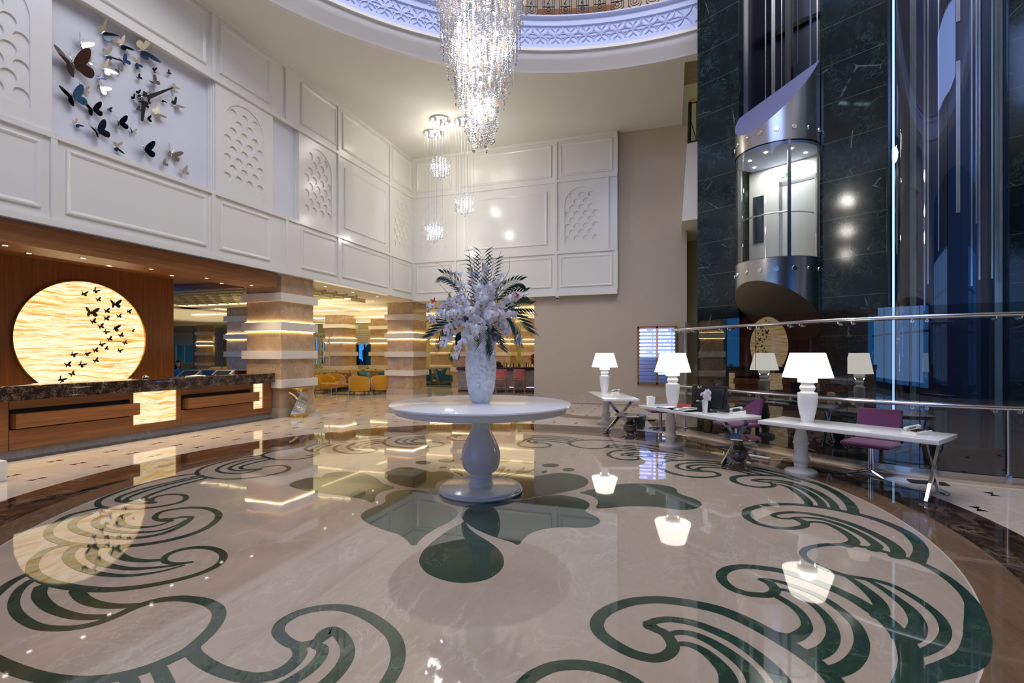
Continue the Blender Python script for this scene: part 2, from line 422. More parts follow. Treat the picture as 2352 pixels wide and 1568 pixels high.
# ------------------------------------------------------------------ floor inlay (millimetres, lobby coordinates)
STROKES = [
((0.05,0.08,0.09),(1277,7029),(1237,6906),(1142,6829),(1047,6798),(908,6844),(812,6973),(793,7143),(870,7301),(1044,7421),(1254,7500),(1506,7492),(1690,7378),(1823,7177),(1911,6834),(1924,6487),(1893,6208),(1838,5992)),
((0.05,0.07,0.07),(1271,6995),(1223,7092),(1123,7108),(1047,7142),(1152,7227),(1325,7241),(1496,7165),(1633,6975),(1718,6701),(1742,6365),(1703,6089)),
((0.03,0.07,0.07),(1190,7114),(1325,7142),(1458,7073),(1557,6876),(1614,6612),(1622,6326),(1589,6125)),
((0.03,0.07,0.07),(1271,6995),(1353,6999),(1424,6906),(1467,6702),(1490,6472),(1489,6282),(1460,6170)),
((0.06,0.07,0.09),(1232,5629),(1273,5559),(1268,5463),(1218,5378),(1091,5291),(952,5277),(824,5350),(758,5488),(756,5642),(820,5827),(1007,6021),(1233,6131),(1425,6153),(1614,6116),(1771,6046),(1945,5919),(2058,5737),(2119,5491),(2094,5214),(2030,5014),(1917,4795)),
((0.03,0.06,0.09),(1256,5482),(1199,5608),(1081,5589),(1024,5636),(1029,5690),(1118,5782),(1249,5842),(1369,5849),(1552,5774),(1710,5608),(1821,5352),(1864,5131),(1844,4953),(1786,4839)),
((0.03,0.06,0.08),(1138,5588),(1242,5672),(1391,5701),(1496,5672),(1618,5523),(1705,5301),(1730,5102),(1719,5036),(1661,4948)),
((0.03,0.06,0.09),(1246,5442),(1345,5569),(1467,5561),(1538,5430),(1579,5260),(1576,5127),(1540,5051),(1479,4986)),
((0.05,0.045,0.05),(1914,4788),(1817,4849),(1742,4919),(1647,4976),(1561,5002),(1489,5000),(1359,4965),(1246,4906),(1130,4802),(1066,4680),(1062,4562),(1101,4464),(1174,4369),(1262,4308),(1359,4291),(1455,4277),(1535,4226),(1591,4122),(1632,3978),(1643,3821),(1605,3658),(1526,3512),(1421,3389),(1303,3289)),
((0.05,0.06,0.1,0.11,0.08),(1914,4788),(1974,4589),(1985,4354),(1969,4110),(1933,3916),(1861,3743),(1736,3532),(1585,3353),(1440,3220),(1301,3120),(1175,3011)),
((0.03,0.07,0.08),(1262,4308),(1303,4206),(1336,4067),(1348,3921),(1322,3796),(1271,3698)),
((0.03,0.07,0.1),(1389,4287),(1442,4180),(1485,4011),(1505,3866),(1483,3710),(1433,3593),(1380,3514),(1308,3449)),
((0.06,0.06,0.07,0.09,0.1),(684,4029),(707,3946),(709,3873),(665,3799),(601,3771),(510,3764),(423,3808),(370,3912),(370,4034),(438,4157),(550,4232),(677,4250),(819,4238),(963,4160),(1090,4054),(1196,3923),(1256,3794),(1299,3669),(1312,3544),(1307,3407),(1267,3241),(1217,3113),(1135,2958),(1040,2810)),
((0.03,0.05,0.08),(710,3934),(677,3987),(640,4030),(708,4042),(808,4017),(923,3943),(1013,3840),(1073,3693),(1098,3546),(1081,3399),(1041,3272),(974,3144),(891,3039),(788,2958)),
((0.03,0.05,0.08),(724,3902),(794,3901),(860,3840),(907,3754),(942,3640),(952,3517),(935,3394),(893,3279),(831,3180),(745,3098)),
((0.05,0.05,0.08),(695,3797),(749,3724),(795,3633),(812,3528),(801,3421),(755,3335),(689,3262),(621,3256)),
((0.06,0.06,0.07,0.08,0.09,0.08),(-133,3150),(-93,3108),(-37,3074),(-1,3009),(12,2941),(-18,2862),(-76,2810),(-143,2799),(-231,2819),(-336,2883),(-411,2959),(-443,3058),(-421,3181),(-343,3306),(-227,3414),(-94,3475),(19,3495),(161,3493),(306,3465),(439,3389),(557,3286),(641,3196),(711,3109),(765,3018),(802,2910),(814,2804)),
((0.04,0.06,0.08),(-33,3067),(-103,3100),(-141,3129),(-87,3203),(9,3248),(131,3246),(238,3205),(346,3137),(428,3051),(499,2945),(541,2844),(562,2733)),
((0.03,0.06,0.08),(-19,3054),(35,3106),(117,3119),(212,3076),(298,2999),(369,2909),(409,2813),(421,2699)),
((0.03,0.06,0.09),(25,2977),(95,3000),(171,2967),(231,2893),(275,2802),(285,2717),(276,2627)),
((0.07,0.07,0.07),(-734,2249),(-712,2390),(-676,2474),(-602,2559),(-499,2610),(-399,2626),(-296,2612),(-195,2570),(-105,2502)),
((0.05,0.06,0.07,0.065),(-1977,2447),(-1967,2403),(-1981,2353),(-2014,2307),(-2070,2280),(-2159,2295),(-2270,2350),(-2326,2430),(-2326,2524),(-2280,2611),(-2187,2680),(-2074,2711),(-1930,2697),(-1759,2637),(-1605,2550),(-1502,2449),(-1435,2340),(-1402,2245),(-1386,2139),(-1380,2026)),
((0.06,0.065,0.07),(-1977,2363),(-1999,2420),(-1983,2470),(-1906,2451),(-1814,2390),(-1736,2305),(-1695,2208),(-1683,2117),(-1686,2040),(-1691,1948)),
((0.05,0.06,0.065),(-1961,2315),(-1905,2299),(-1867,2246),(-1846,2166),(-1852,2083),(-1873,2008),(-1905,1929)),
((0.06,0.07,0.065,0.065),(-2051,2269),(-1992,2221),(-1965,2142),(-1973,2064),(-2014,2012),(-2082,1978),(-2185,1966),(-2311,1972),(-2437,1995),(-2562,2034),(-2626,2076)),
((0.05,0.05,0.065,0.07,0.06),(-4537,2305),(-4459,2206),(-4312,2100),(-4138,2016),(-3944,1960),(-3742,1934),(-3601,1955),(-3495,2004),(-3430,2077),(-3408,2172),(-3405,2275),(-3373,2365),(-3291,2436),(-3168,2477),(-3017,2482),(-2871,2444),(-2767,2368),(-2690,2260),(-2645,2143),(-2621,2039),(-2638,1952),(-2672,1864),(-2729,1790),(-2809,1725),(-2921,1675),(-3067,1643),(-3256,1632),(-3493,1640),(-3735,1664)),
((0.07,0.06,0.05),(-4349,2269),(-4209,2184),(-4019,2120),(-3847,2089),(-3667,2083),(-3543,2107),(-3452,2149)),
((0.07,0.06,0.04),(-4047,2315),(-3880,2255),(-3717,2231),(-3570,2244),(-3454,2287),(-3372,2342)),
((0.06,0.06,0.06),(-2638,1886),(-2543,1841),(-2440,1792)),
((0.06,0.06,0.06),(-2731,1786),(-2649,1753),(-2529,1698)),
((0.05,0.06,0.06),(-4697,2355),(-4659,2265),(-4572,2155),(-4444,2033),(-4236,1896),(-3972,1762)),
((0.03,0.05,0.05,0.07,0.055),(-3704,2918),(-3755,2878),(-3851,2850),(-3952,2874),(-4025,2956),(-4031,3059),(-3960,3144),(-3825,3180),(-3662,3150),(-3531,3065),(-3451,2938),(-3450,2795),(-3505,2673),(-3602,2550),(-3723,2453),(-3851,2387),(-4035,2345),(-4250,2329),(-4463,2343),(-4677,2392),(-4876,2486),(-5039,2605),(-5121,2719),(-5116,2815)),
((0.04,0.06,0.09),(-3968,2879),(-4082,2821),(-4230,2800),(-4383,2821),(-4532,2882),(-4588,2973)),
((0.02,0.05,0.08),(-3707,2913),(-3781,2826),(-3887,2752),(-4019,2686),(-4181,2665),(-4371,2678),(-4582,2737),(-4728,2818),(-4796,2905)),
((0.02,0.05,0.08),(-3706,2854),(-3758,2740),(-3838,2652),(-3970,2579),(-4164,2545),(-4404,2559),(-4635,2615),(-4816,2696),(-4940,2806),(-4972,2863)),
((0.04,0.055,0.06,0.05),(-4807,3575),(-4938,3548),(-5071,3596),(-5179,3730),(-5143,3844),(-5038,3939),(-4866,3984),(-4657,3943),(-4467,3822),(-4330,3628),(-4275,3428),(-4311,3238),(-4410,3092),(-4552,2985),(-4753,2919),(-4999,2866),(-5245,2867),(-5479,2919),(-5696,3032),(-5854,3178),(-5981,3352),(-5990,3481),(-5962,3611)),
((0.05,0.05,0.06),(-4941,3568),(-4855,3629),(-4816,3690),(-4713,3708),(-4597,3540),(-4544,3363),(-4581,3228),(-4690,3135),(-4899,3079),(-5146,3060),(-5437,3103),(-5649,3195),(-5784,3323),(-5838,3456)),
((0.02,0.05,0.06),(-4690,3640),(-4632,3479),(-4651,3342),(-4777,3254),(-4956,3204),(-5170,3205),(-5406,3259),(-5562,3353),(-5623,3453)),
((0.02,0.05,0.07),(-4807,3575),(-4800,3449),(-4870,3366),(-5023,3325),(-5214,3363),(-5388,3475),(-5460,3580)),
((0.04,0.05,0.05,0.04),(-5570,3944),(-5705,4001),(-5785,4136),(-5712,4248),(-5558,4270),(-5397,4192),(-5311,4049),(-5349,3919),(-5433,3810),(-5569,3722),(-5759,3671),(-5955,3657),(-6097,3693),(-6270,3815),(-6400,3985),(-6499,4222),(-6538,4433),(-6541,4654),(-6498,4857),(-6412,5014),(-6338,5109)),
((0.05,0.045,0.04),(-5570,3944),(-5742,3874),(-5937,3857),(-6072,3880),(-6188,3982),(-6255,4161),(-6277,4359),(-6266,4592),(-6238,4828),(-6186,5038)),
((0.04,0.045,0.04),(-5644,3920),(-5864,3901),(-6013,3934),(-6120,4129),(-6171,4370),(-6178,4595),(-6152,4810),(-6104,4997)),
((0.05,0.045,0.04),(-5705,4001),(-5849,4023),(-5934,4161),(-6004,4465),(-6008,4721),(-5992,4956)),
((0.05,0.05,0.04),(-5725,5501),(-5758,5690),(-5689,5816),(-5533,5856),(-5358,5753),(-5269,5576),(-5302,5389),(-5393,5211),(-5576,5046),(-5857,4972),(-6174,5003),(-6423,5143),(-6609,5410),(-6713,5759),(-6638,6071),(-6452,6340)),
((0.04,0.045,0.04),(-5695,5565),(-5740,5337),(-5900,5253),(-6132,5260),(-6324,5391),(-6448,5650),(-6458,5971),(-6337,6279)),
((0.04,0.045,0.04),(-5767,5541),(-5841,5430),(-6020,5403),(-6193,5479),(-6292,5677),(-6316,5953),(-6222,6235)),
((0.04,0.045,0.04),(-5793,5566),(-5910,5494),(-6057,5546),(-6123,5662),(-6138,5898),(-6095,6196)),
((0.045,0.05,0.04),(-5633,6724),(-5598,6440),(-5759,6240),(-6030,6164),(-6316,6258),(-6507,6393),(-6648,6662),(-6664,7012),(-6592,7402),(-6356,7779),(-6064,8073)),
((0.04,0.05,0.04),(-5705,6786),(-5943,6872),(-6123,6965),(-6240,7121),(-6330,7418),(-6309,7723),(-6205,8000),(-6022,8280),(-5792,8516),(-5566,8708)),
((0.04,0.05,0.04),(-5900,6845),(-6032,7056),(-6122,7343),(-6095,7642),(-5968,7887)),
((0.04,0.05,0.04),(-5738,6792),(-5917,7050),(-5995,7338),(-5979,7601),(-5922,7799)),
((0.05,0.05,0.04),(-5733,6543),(-5693,6648),(-5698,6789)),
((0.05,0.05,0.05),(-5237,7361),(-5215,7440),(-5099,7469),(-4938,7372),(-4898,7216),(-4949,7035),(-5115,6932),(-5333,6949),(-5573,7061),(-5733,7243),(-5828,7487),(-5858,7770)),
((0.05,0.05,0.05),(-5235,7146),(-5464,7287),(-5609,7465),(-5665,7734),(-5571,8038),(-5395,8309)),
((0.05,0.05,0.05),(-5181,7190),(-5357,7366),(-5470,7605),(-5445,7886),(-5298,8128)),
((0.05,0.05,0.05),(-5247,7376),(-5329,7604),(-5306,7803),(-5205,7985)),
((0.04,0.05,0.05),(-4403,8329),(-4225,8327),(-4052,8215),(-4036,8029),(-4147,7845),(-4352,7706),(-4616,7673),(-4915,7721),(-5154,7932),(-5340,8306),(-5365,8633),(-5219,8858),(-4927,9075)),
((0.05,0.05,0.05),(-4360,8065),(-4583,7944),(-4811,7965),(-5004,8101),(-5095,8332),(-5064,8595),(-4835,8866)),
((0.05,0.05,0.05),(-4382,8106),(-4613,8031),(-4819,8111),(-4928,8313),(-4915,8555),(-4764,8773)),
((0.05,0.05,0.05),(-4418,8173),(-4604,8152),(-4743,8238),(-4784,8435),(-4686,8630)),
((0.05,0.05,0.05),(-3743,8723),(-3958,8632),(-4131,8703),(-4284,8874),(-4271,9086),(-4118,9304),(-3835,9533)),
((0.05,0.05,0.05),(-3825,8913),(-3992,8836),(-4151,8918),(-4162,9122),(-3990,9298)),
((0.05,0.05,0.04),(-2408,8847),(-2312,8878),(-2202,8829),(-2111,8700),(-2121,8530),(-2253,8415),(-2431,8382),(-2599,8439),(-2713,8640),(-2722,8926),(-2696,9201),(-2585,9397),(-2321,9444),(-2042,9409),(-1788,9270)),
((0.05,0.05,0.04),(-2372,8859),(-2471,8934),(-2473,9037),(-2316,9097),(-2103,9092),(-1908,9032),(-1823,8989)),
((0.05,0.05,0.04),(-2423,8806),(-2581,8898),(-2624,9094),(-2473,9236),(-2213,9275),(-1952,9239),(-1796,9142)),
((0.03,0.035,0.03),(-2713,9604),(-2377,9672),(-2097,9664),(-1864,9594),(-1628,9467)),
((0.03,0.035,0.03),(-2692,9527),(-2423,9573),(-2125,9541),(-1880,9470),(-1700,9359)),
((0.05,0.055,0.04),(-1073,9041),(-1099,8866),(-1154,8737),(-1261,8651),(-1410,8621),(-1576,8676),(-1739,8822),(-1823,8989),(-1800,9199),(-1696,9338),(-1522,9464),(-1335,9517),(-1142,9520),(-947,9472),(-631,9409),(-383,9268),(-145,9114),(190,8912)),
((0.05,0.045,0.04),(-1088,8869),(-1059,9032),(-947,9110),(-779,9124),(-551,9092),(-313,8963),(-52,8785)),
((0.04,0.04,0.04),(-1069,8811),(-954,8947),(-777,8965),(-573,8890),(-307,8779)),
((0.04,0.04,0.04),(-1054,8783),(-906,8832),(-753,8818),(-588,8760)),
((0.05,0.05,0.05),(-658,8214),(-550,8195),(-486,8109),(-495,8002),(-572,7911),(-693,7876),(-823,7920),(-938,8046),(-999,8213),(-969,8459),(-859,8597),(-697,8694),(-529,8730),(-306,8749),(-85,8732),(183,8590)),
((0.04,0.05,0.04),(-550,8195),(-681,8223),(-768,8233),(-756,8338),(-634,8458),(-462,8526),(-299,8545),(-82,8514),(179,8397)),
((0.04,0.04,0.04),(-704,8243),(-561,8357),(-401,8398),(-186,8374),(74,8283)),
((0.04,0.04,0.04),(-516,8168),(-395,8273),(-236,8260),(-28,8171),(73,8102)),
((0.05,0.06,0.05),(409,7477),(556,7477),(639,7352),(603,7230),(428,7101),(225,7088),(19,7204),(-123,7432),(-167,7704),(-50,7991),(259,8164),(609,8185),(935,8066),(1234,7899),(1506,7646),(1720,7362)),
((0.05,0.05,0.05),(556,7477),(300,7442),(141,7519),(88,7701),(206,7915),(486,8052),(817,7994),(1116,7809),(1383,7578),(1610,7284)),
((0.05,0.05,0.04),(367,7493),(263,7580),(245,7709),(408,7871),(696,7879),(997,7700),(1266,7476)),
((0.05,0.05,0.04),(430,7474),(371,7585),(489,7737),(728,7753),(943,7604),(1121,7428)),
((0.02,0.09,0.02),(-3084,6592),(-2963,6409),(-2853,6286),(-2754,6166)),
((0.02,0.07,0.02),(-2377,6847),(-2353,6664),(-2308,6333)),
((0.02,0.07,0.02),(-2076,6889),(-2069,6596),(-2164,6341)),
((0.02,0.07,0.02),(-1901,6812),(-1970,6650),(-2049,6530)),
((0.02,0.06,0.02),(-1716,6797),(-1730,6655)),
((0.02,0.07,0.02),(-2246,6699),(-2228,6492),(-2233,6358)),
]
LEAVES = [
[(-2142,3805),(-2165,3786),(-2202,3798),(-2272,3866),(-2424,3968),(-2608,4023),(-2820,4109),(-2987,4210),(-3087,4320),(-3128,4464),(-3115,4603),(-3088,4747),(-3149,4876),(-3211,4961),(-3244,5097),(-3202,5242),(-3080,5322),(-2912,5322),(-2760,5234),(-2644,5112),(-2581,5007),(-2434,4923),(-2289,4862),(-2163,4722),(-2121,4566),(-2127,4378),(-2165,4193),(-2174,4006),(-2157,3862)],
[(-4675,5028),(-4738,5201),(-4690,5403),(-4564,5474),(-4603,5579),(-4622,5684),(-4530,5808),(-4331,5852),(-4085,5830),(-3812,5673),(-3576,5476),(-3321,5348),(-3318,5252),(-3366,5118),(-3335,4956),(-3247,4809),(-3245,4728),(-3378,4787),(-3652,4838),(-3955,4848),(-4260,4878),(-4523,4936)],
[(-3779,5830),(-3869,6057),(-3840,6286),(-3657,6369),(-3411,6283),(-3247,6209),(-3118,6304),(-2913,6215),(-2831,5996),(-2911,5784),(-2869,5580),(-2827,5453),(-3058,5410),(-3340,5467),(-3583,5609)],
[(-1984,4487),(-2021,4273),(-2040,4019),(-2032,3774),(-1989,3590),(-1916,3459),(-1791,3341),(-1637,3281),(-1492,3272),(-1376,3324),(-1292,3424),(-1266,3585),(-1304,3755),(-1413,3935),(-1575,4086),(-1774,4241),(-1916,4397),(-2050,4616),(-2131,4822),(-2082,4930),(-1939,5085),(-2086,5037),(-2167,4934),(-2139,4789),(-2067,4611)],
[(-1348,4119),(-1305,4088),(-1281,4104),(-1278,4239),(-1249,4400),(-1147,4546),(-1011,4635),(-862,4666),(-748,4722),(-687,4833),(-680,4931),(-734,5047),(-820,5123),(-877,5196),(-865,5301),(-862,5388),(-892,5498),(-978,5595),(-1142,5672),(-1294,5669),(-1445,5572),(-1561,5435),(-1695,5309),(-1854,5213),(-2004,5102),(-2102,4923),(-2117,4723),(-2029,4546),(-1849,4369),(-1671,4253),(-1518,4180),(-1413,4144)],
[(-2440,6123),(-2498,6330),(-2430,6495),(-2231,6541),(-1975,6474),(-1804,6439),(-1728,6491),(-1571,6682),(-1402,6737),(-1213,6688),(-1077,6528),(-1030,6334),(-1051,6130),(-1139,5952),(-1263,5789),(-1386,5645),(-1502,5533),(-1584,5447),(-1663,5389),(-1754,5372),(-1908,5420),(-2070,5645),(-2255,5851)],
[(-1049,5838),(-1002,5960),(-869,6114),(-796,6237),(-662,6375),(-432,6498),(-177,6534),(-2,6475),(69,6363),(80,6231),(159,6119),(277,6008),(332,5840),(278,5676),(161,5570),(31,5550),(-101,5575),(-301,5549),(-500,5472),(-659,5363),(-765,5322),(-787,5413),(-791,5562),(-859,5718),(-955,5794)],
[(-1609,7175),(-1607,7131),(-1621,7089),(-1647,7051),(-1684,7024),(-1727,7010),(-1770,7011),(-1810,7026),(-1841,7055),(-1859,7093),(-1862,7137),(-1850,7180),(-1823,7219),(-1785,7247),(-1741,7262),(-1696,7260),(-1656,7244),(-1626,7214)],
[(-1334,6984),(-1332,6947),(-1341,6911),(-1359,6881),(-1384,6860),(-1413,6850),(-1443,6853),(-1470,6869),(-1492,6894),(-1504,6928),(-1507,6965),(-1499,7001),(-1481,7033),(-1455,7054),(-1425,7064),(-1394,7061),(-1367,7045),(-1346,7018)],
[(-1999,7270),(-1993,7225),(-2001,7181),(-2021,7145),(-2051,7119),(-2086,7108),(-2124,7111),(-2160,7129),(-2190,7160),(-2209,7200),(-2216,7246),(-2209,7290),(-2189,7328),(-2159,7355),(-2122,7367),(-2083,7363),(-2046,7343),(-2017,7311)],
[(-3537,6741),(-3523,6699),(-3525,6658),(-3542,6623),(-3572,6597),(-3612,6584),(-3657,6585),(-3701,6600),(-3741,6628),(-3770,6664),(-3785,6706),(-3784,6748),(-3768,6785),(-3737,6812),(-3696,6825),(-3650,6824),(-3604,6807),(-3565,6779)],
[(-3254,6986),(-3240,6938),(-3242,6891),(-3260,6852),(-3292,6824),(-3333,6810),(-3379,6813),(-3426,6831),(-3466,6863),(-3496,6906),(-3512,6954),(-3511,7002),(-3494,7043),(-3461,7072),(-3418,7087),(-3370,7083),(-3323,7063),(-3282,7029)],
[(-2419,7273),(-2409,7223),(-2414,7176),(-2432,7137),(-2462,7109),(-2499,7097),(-2539,7101),(-2579,7122),(-2612,7157),(-2636,7202),(-2647,7251),(-2643,7300),(-2625,7342),(-2595,7371),(-2557,7383),(-2515,7378),(-2475,7356),(-2441,7319)],
[(-3162,6532),(-3156,6510),(-3158,6490),(-3167,6472),(-3182,6458),(-3202,6452),(-3225,6453),(-3246,6460),(-3265,6475),(-3279,6493),(-3285,6515),(-3284,6536),(-3275,6554),(-3260,6567),(-3239,6574),(-3217,6573),(-3195,6565),(-3176,6551)],
[(-3000,7173),(-2990,7132),(-2994,7091),(-3010,7057),(-3038,7033),(-3074,7021),(-3114,7023),(-3152,7039),(-3186,7067),(-3209,7105),(-3221,7146),(-3219,7187),(-3202,7223),(-3174,7248),(-3137,7261),(-3096,7258),(-3057,7241),(-3023,7211)],
]
CX, CY = -2.236, 5.567            # centre of the floor medallion and of the round table
fl = MB()
# base marble outside the medallion
fl.add([(-40,-8,0),(12,-8,0),(12,33,0),(-40,33,0)], [(0,1,2,3)], 0)
def disc(r0, r1, z, m, n=160, cx=CX, cy=CY):
    a = circle(cx, cy, r1, n)
    if r0 == 0:
        fl.add([(x, y, z) for x, y in a], [tuple(range(n))], m)
    else:
        b = circle(cx, cy, r0, n)
        fl.add([(x, y, z) for x, y in a]+[(x, y, z) for x, y in b], [(i, (i+1) % n, n+(i+1) % n, n+i) for i in range(n)], m)
# dark outer ring (its centre sits a little to the back left, as laid)
disc(0, 5.47, .0008, 2, cx=-2.36, cy=5.76)
disc(0, 4.81, .0014, 1)
disc(0, 4.47, .0020, 3)
disc(4.462, 4.475, .0022, 0)
ZI = .0026
def clampr(x, y, r=4.43):
    dx, dy = x-CX, y-CY; d = math.hypot(dx, dy)
    return (x, y) if d <= r else (CX+dx*r/d, CY+dy*r/d)
for si, st in enumerate(STROKES):
    ZI = .0026+.00003*si
    w = st[0]; pts = [clampr(x/1000, y/1000) for x, y in st[1:]]
    sp = spline([(x, y, 0) for x, y in pts], 6)
    n = len(sp); vs = []
    for i, p in enumerate(sp):
        t = sp[min(i+1, n-1)]-sp[max(i-1, 0)]
        if t.length < 1e-6: t = Vector((1,0,0))
        t.normalize(); nn = Vector((-t.y, t.x, 0))
        u = i/(n-1)*(len(w)-1); k = min(int(u), len(w)-2); f = u-k
        h = (w[k]*(1-f)+w[k+1]*f)*.62
        vs += [(*(p+nn*h).xy, ZI), (*(p-nn*h).xy, ZI)]
    fl.add(vs, [(2*i, 2*i+1, 2*i+3, 2*i+2) for i in range(n-1)], 4)
    for e in (0, n-1):                                   # rounded ends
        h = w[0 if e == 0 else -1]*.62
        fl.add([(x, y, ZI+.000012) for x, y in circle(sp[e].x, sp[e].y, h, 10)], [tuple(range(10))], 4)
for li, lf in enumerate(LEAVES):
    ZI = .0024+.00001*li
    sp = spline([(x/1000, y/1000, 0) for x, y in lf], 4, closed=True)
    tri = geometry.tessellate_polygon([[Vector(p) for p in sp]])
    fl.add([(p.x, p.y, ZI) for p in sp], [tuple(t) for t in tri], 4)
# second, scalloped brown band towards the back wall
up_ = spline([(-3.77,11.3,0),(-3.45,12.55,0),(-3.0,13.57,0),(-2.74,13.34,0),(-2.48,13.16,0),(-2.1,13.06,0),(-1.74,13.04,0),(-1.2,13.03,0),(-.3,13.09,0)], 5)
lo_ = spline([(-3.6,10.95,0),(-3.5,11.9,0),(-3.22,12.95,0),(-2.75,12.66,0),(-2.37,12.55,0),(-1.92,12.48,0),(-1.61,12.45,0),(-1.2,12.5,0),(-.4,12.56,0)], 5)
n = len(up_)
fl.add([(p.x, p.y, .0006) for p in up_]+[(p.x, p.y, .0006) for p in lo_], [(i, i+1, n+i+1, n+i) for i in range(n-1)], 1)
sh = spline([(-.45,12.75,0),(-.35,12.1,0),(-.2,11.2,0),(.05,10.95,0)], 6)
fl.add([(p.x-.12, p.y, .0006) for p in sh]+[(p.x+.35, p.y+.2, .0006) for p in sh], [(i, i+1, len(sh)+i+1, len(sh)+i) for i in range(len(sh)-1)], 1)
fl.add([(-5.0,16.08,.0006),(1.5,16.0,.0006),(1.5,16.5,.0006),(-5.0,16.58,.0006)], [(0,1,2,3)], 1)
fl.add([(-10.12,-6,.0006),(-9.8,-6,.0006),(-9.8,10.2,.0006),(-10.12,10.2,.0006)], [(0,1,2,3)], 2)
# zig-zag insets
def inset(x, y, a=0, s=1.0, z=.0007):
    pts = [(-.06,-.095),(.055,-.08),(.007,.0),(.06,.095),(-.055,.08),(-.007,.0)]
    ca, sa = math.cos(a), math.sin(a)
    tri = geometry.tessellate_polygon([[Vector((px, py, 0)) for px, py in pts]])
    fl.add([(x+s*(px*ca-py*sa), y+s*(px*sa+py*ca), z) for px, py in pts], [tuple(t) for t in tri], 5)
def outside(x, y):
    return math.hypot(x+2.36, y-5.76) > 5.62
for i in range(-34, 8):
    for j in range(-14, 22):
        x = -2.735+.5405*i
        y = (4.2 if x < -5 else 3.76)+.79*j
        if not outside(x, y) or x < -24 or x > .2 or y > 19.5: continue
        if x < -9.75 and y < 10.3: continue
        if -4 < x and 12.3 < y < 13.75 and y > 12.3 and (x < -3.0 or 12.4 < y < 13.1): continue
        if -4 < x < -3.2 and y < 13.2 and y > 10.9 and x < -3.3: continue
        inset(x, y)
for x, y in ((3.68,7.35),(3.19,6.61),(4.2,6.8),(3.7,5.95),(4.25,5.4)):
    inset(x, y)
FL = fl.build('floor', [M['cream'], M['ring_in'], M['ring_out'], M['medal'], M['green'], M['inset']], fix=False)
struct(FL, 'polished marble floor with a round medallion of green wave curls and leaves')

# ------------------------------------------------------------------ panelled walls
def panelled(name, W, u0, u1, ops, mats, label):
    """W maps (u along the wall, v up, w out of the wall) to the lobby"""
    b = MB()
    def quad(c, m=0): b.add([W(*p) for p in c], [(0,1,2,3)], m)
    def slab(a0, a1, v0, v1, w0, w1, m=0):
        vs = [W(u, v, w) for w in (w0, w1) for v in (v0, v1) for u in (a0, a1)]
        b.add(vs, [(0,2,3,1),(4,5,7,6),(0,1,5,4),(2,6,7,3),(0,4,6,2),(1,3,7,5)], m)
    def mould(a0, a1, v0, v1, w0=0.0, raised=.012):
        prof = [(0, w0), (.012, w0+.034), (.035, w0+.04), (.06, w0+.03), (.085, w0+raised)]
        rings = [[(a0+d, v0+d, w), (a1-d, v0+d, w), (a1-d, v1-d, w), (a0+d, v1-d, w)] for d, w in prof]
        for r1, r2 in zip(rings, rings[1:]):
            for i in range(4):
                j = (i+1) % 4
                quad([r1[i], r1[j], r2[j], r2[i]])
        quad(rings[-1])
    def niche(a0, a1, v0, v1, n0, n1, b0, top, m=0):
        """flat plate with an arched sinking that holds staggered round dimples"""
        cu = (n0+n1)/2; r = (n1-n0)/2; spring = top-r
        arch = [(n0, b0), (n1, b0)]+[(cu+r*math.cos(PI*k/20), spring+r*math.sin(PI*k/20)) for k in range(21)]
        d1 = -.022; d2 = -.05
        dim = []; rad = .105
        for i in range(-3, 4):
            x = cu+i*.158*(r/.58)
            for k in range(6):
                y = b0+.16+k*.43+(.215 if i % 2 == 0 else 0)
                ok = n0+.02 < x-rad*.6 and x+rad*.6 < n1-.02 and y+rad < top-.01
                if y > spring and math.hypot(x-cu, y-spring)+rad > r-.02: ok = False
                if ok: dim.append((x, y))
        def cdt(outer, holes, w, mm):
            pts = []; ed = []
            for loop in [outer]+holes:
                s = len(pts); pts += loop
                ed += [(s+i, s+(i+1) % len(loop)) for i in range(len(loop))]
            vs, es, fs, *_ = geometry.delaunay_2d_cdt([Vector(p) for p in pts], ed, [], 1, 1e-5)
            keep = []
            for f in fs:
                c = sum((vs[i] for i in f), Vector((0, 0)))/len(f)
                if not inside(c, outer): continue
                if any(inside(c, h) for h in holes): continue
                keep.append(tuple(f))
            b.add([W(p.x, p.y, w) for p in vs], keep, mm)
        def inside(c, loop):
            s = False; n = len(loop)
            for i in range(n):
                (x1, y1), (x2, y2) = loop[i], loop[(i+1) % n]
                if (y1 > c.y) != (y2 > c.y) and c.x < (x2-x1)*(c.y-y1)/(y2-y1)+x1: s = not s
            return s
        cdt([(a0, v0), (a1, v0), (a1, v1), (a0, v1)], [arch], 0, m)
        for loop, wa, wb in [(arch, 0, d1)]+[(circle(x, y, rad, 22), d1, d2) for x, y in dim]:
            n = len(loop)
            b.add([W(x, y, wa) for x, y in loop]+[W(x, y, wb) for x, y in loop], [(i, (i+1) % n, n+(i+1) % n, n+i) for i in range(n)], m)
        cdt(arch, [circle(x, y, rad, 22) for x, y in dim], d1, m)
        for x, y in dim:
            b.add([W(px, py, d2) for px, py in circle(x, y, rad, 22)], [tuple(range(22))], m)
    ops(slab, mould, niche)
    o = b.build(name, mats, fix=False)
    return struct(o, label)

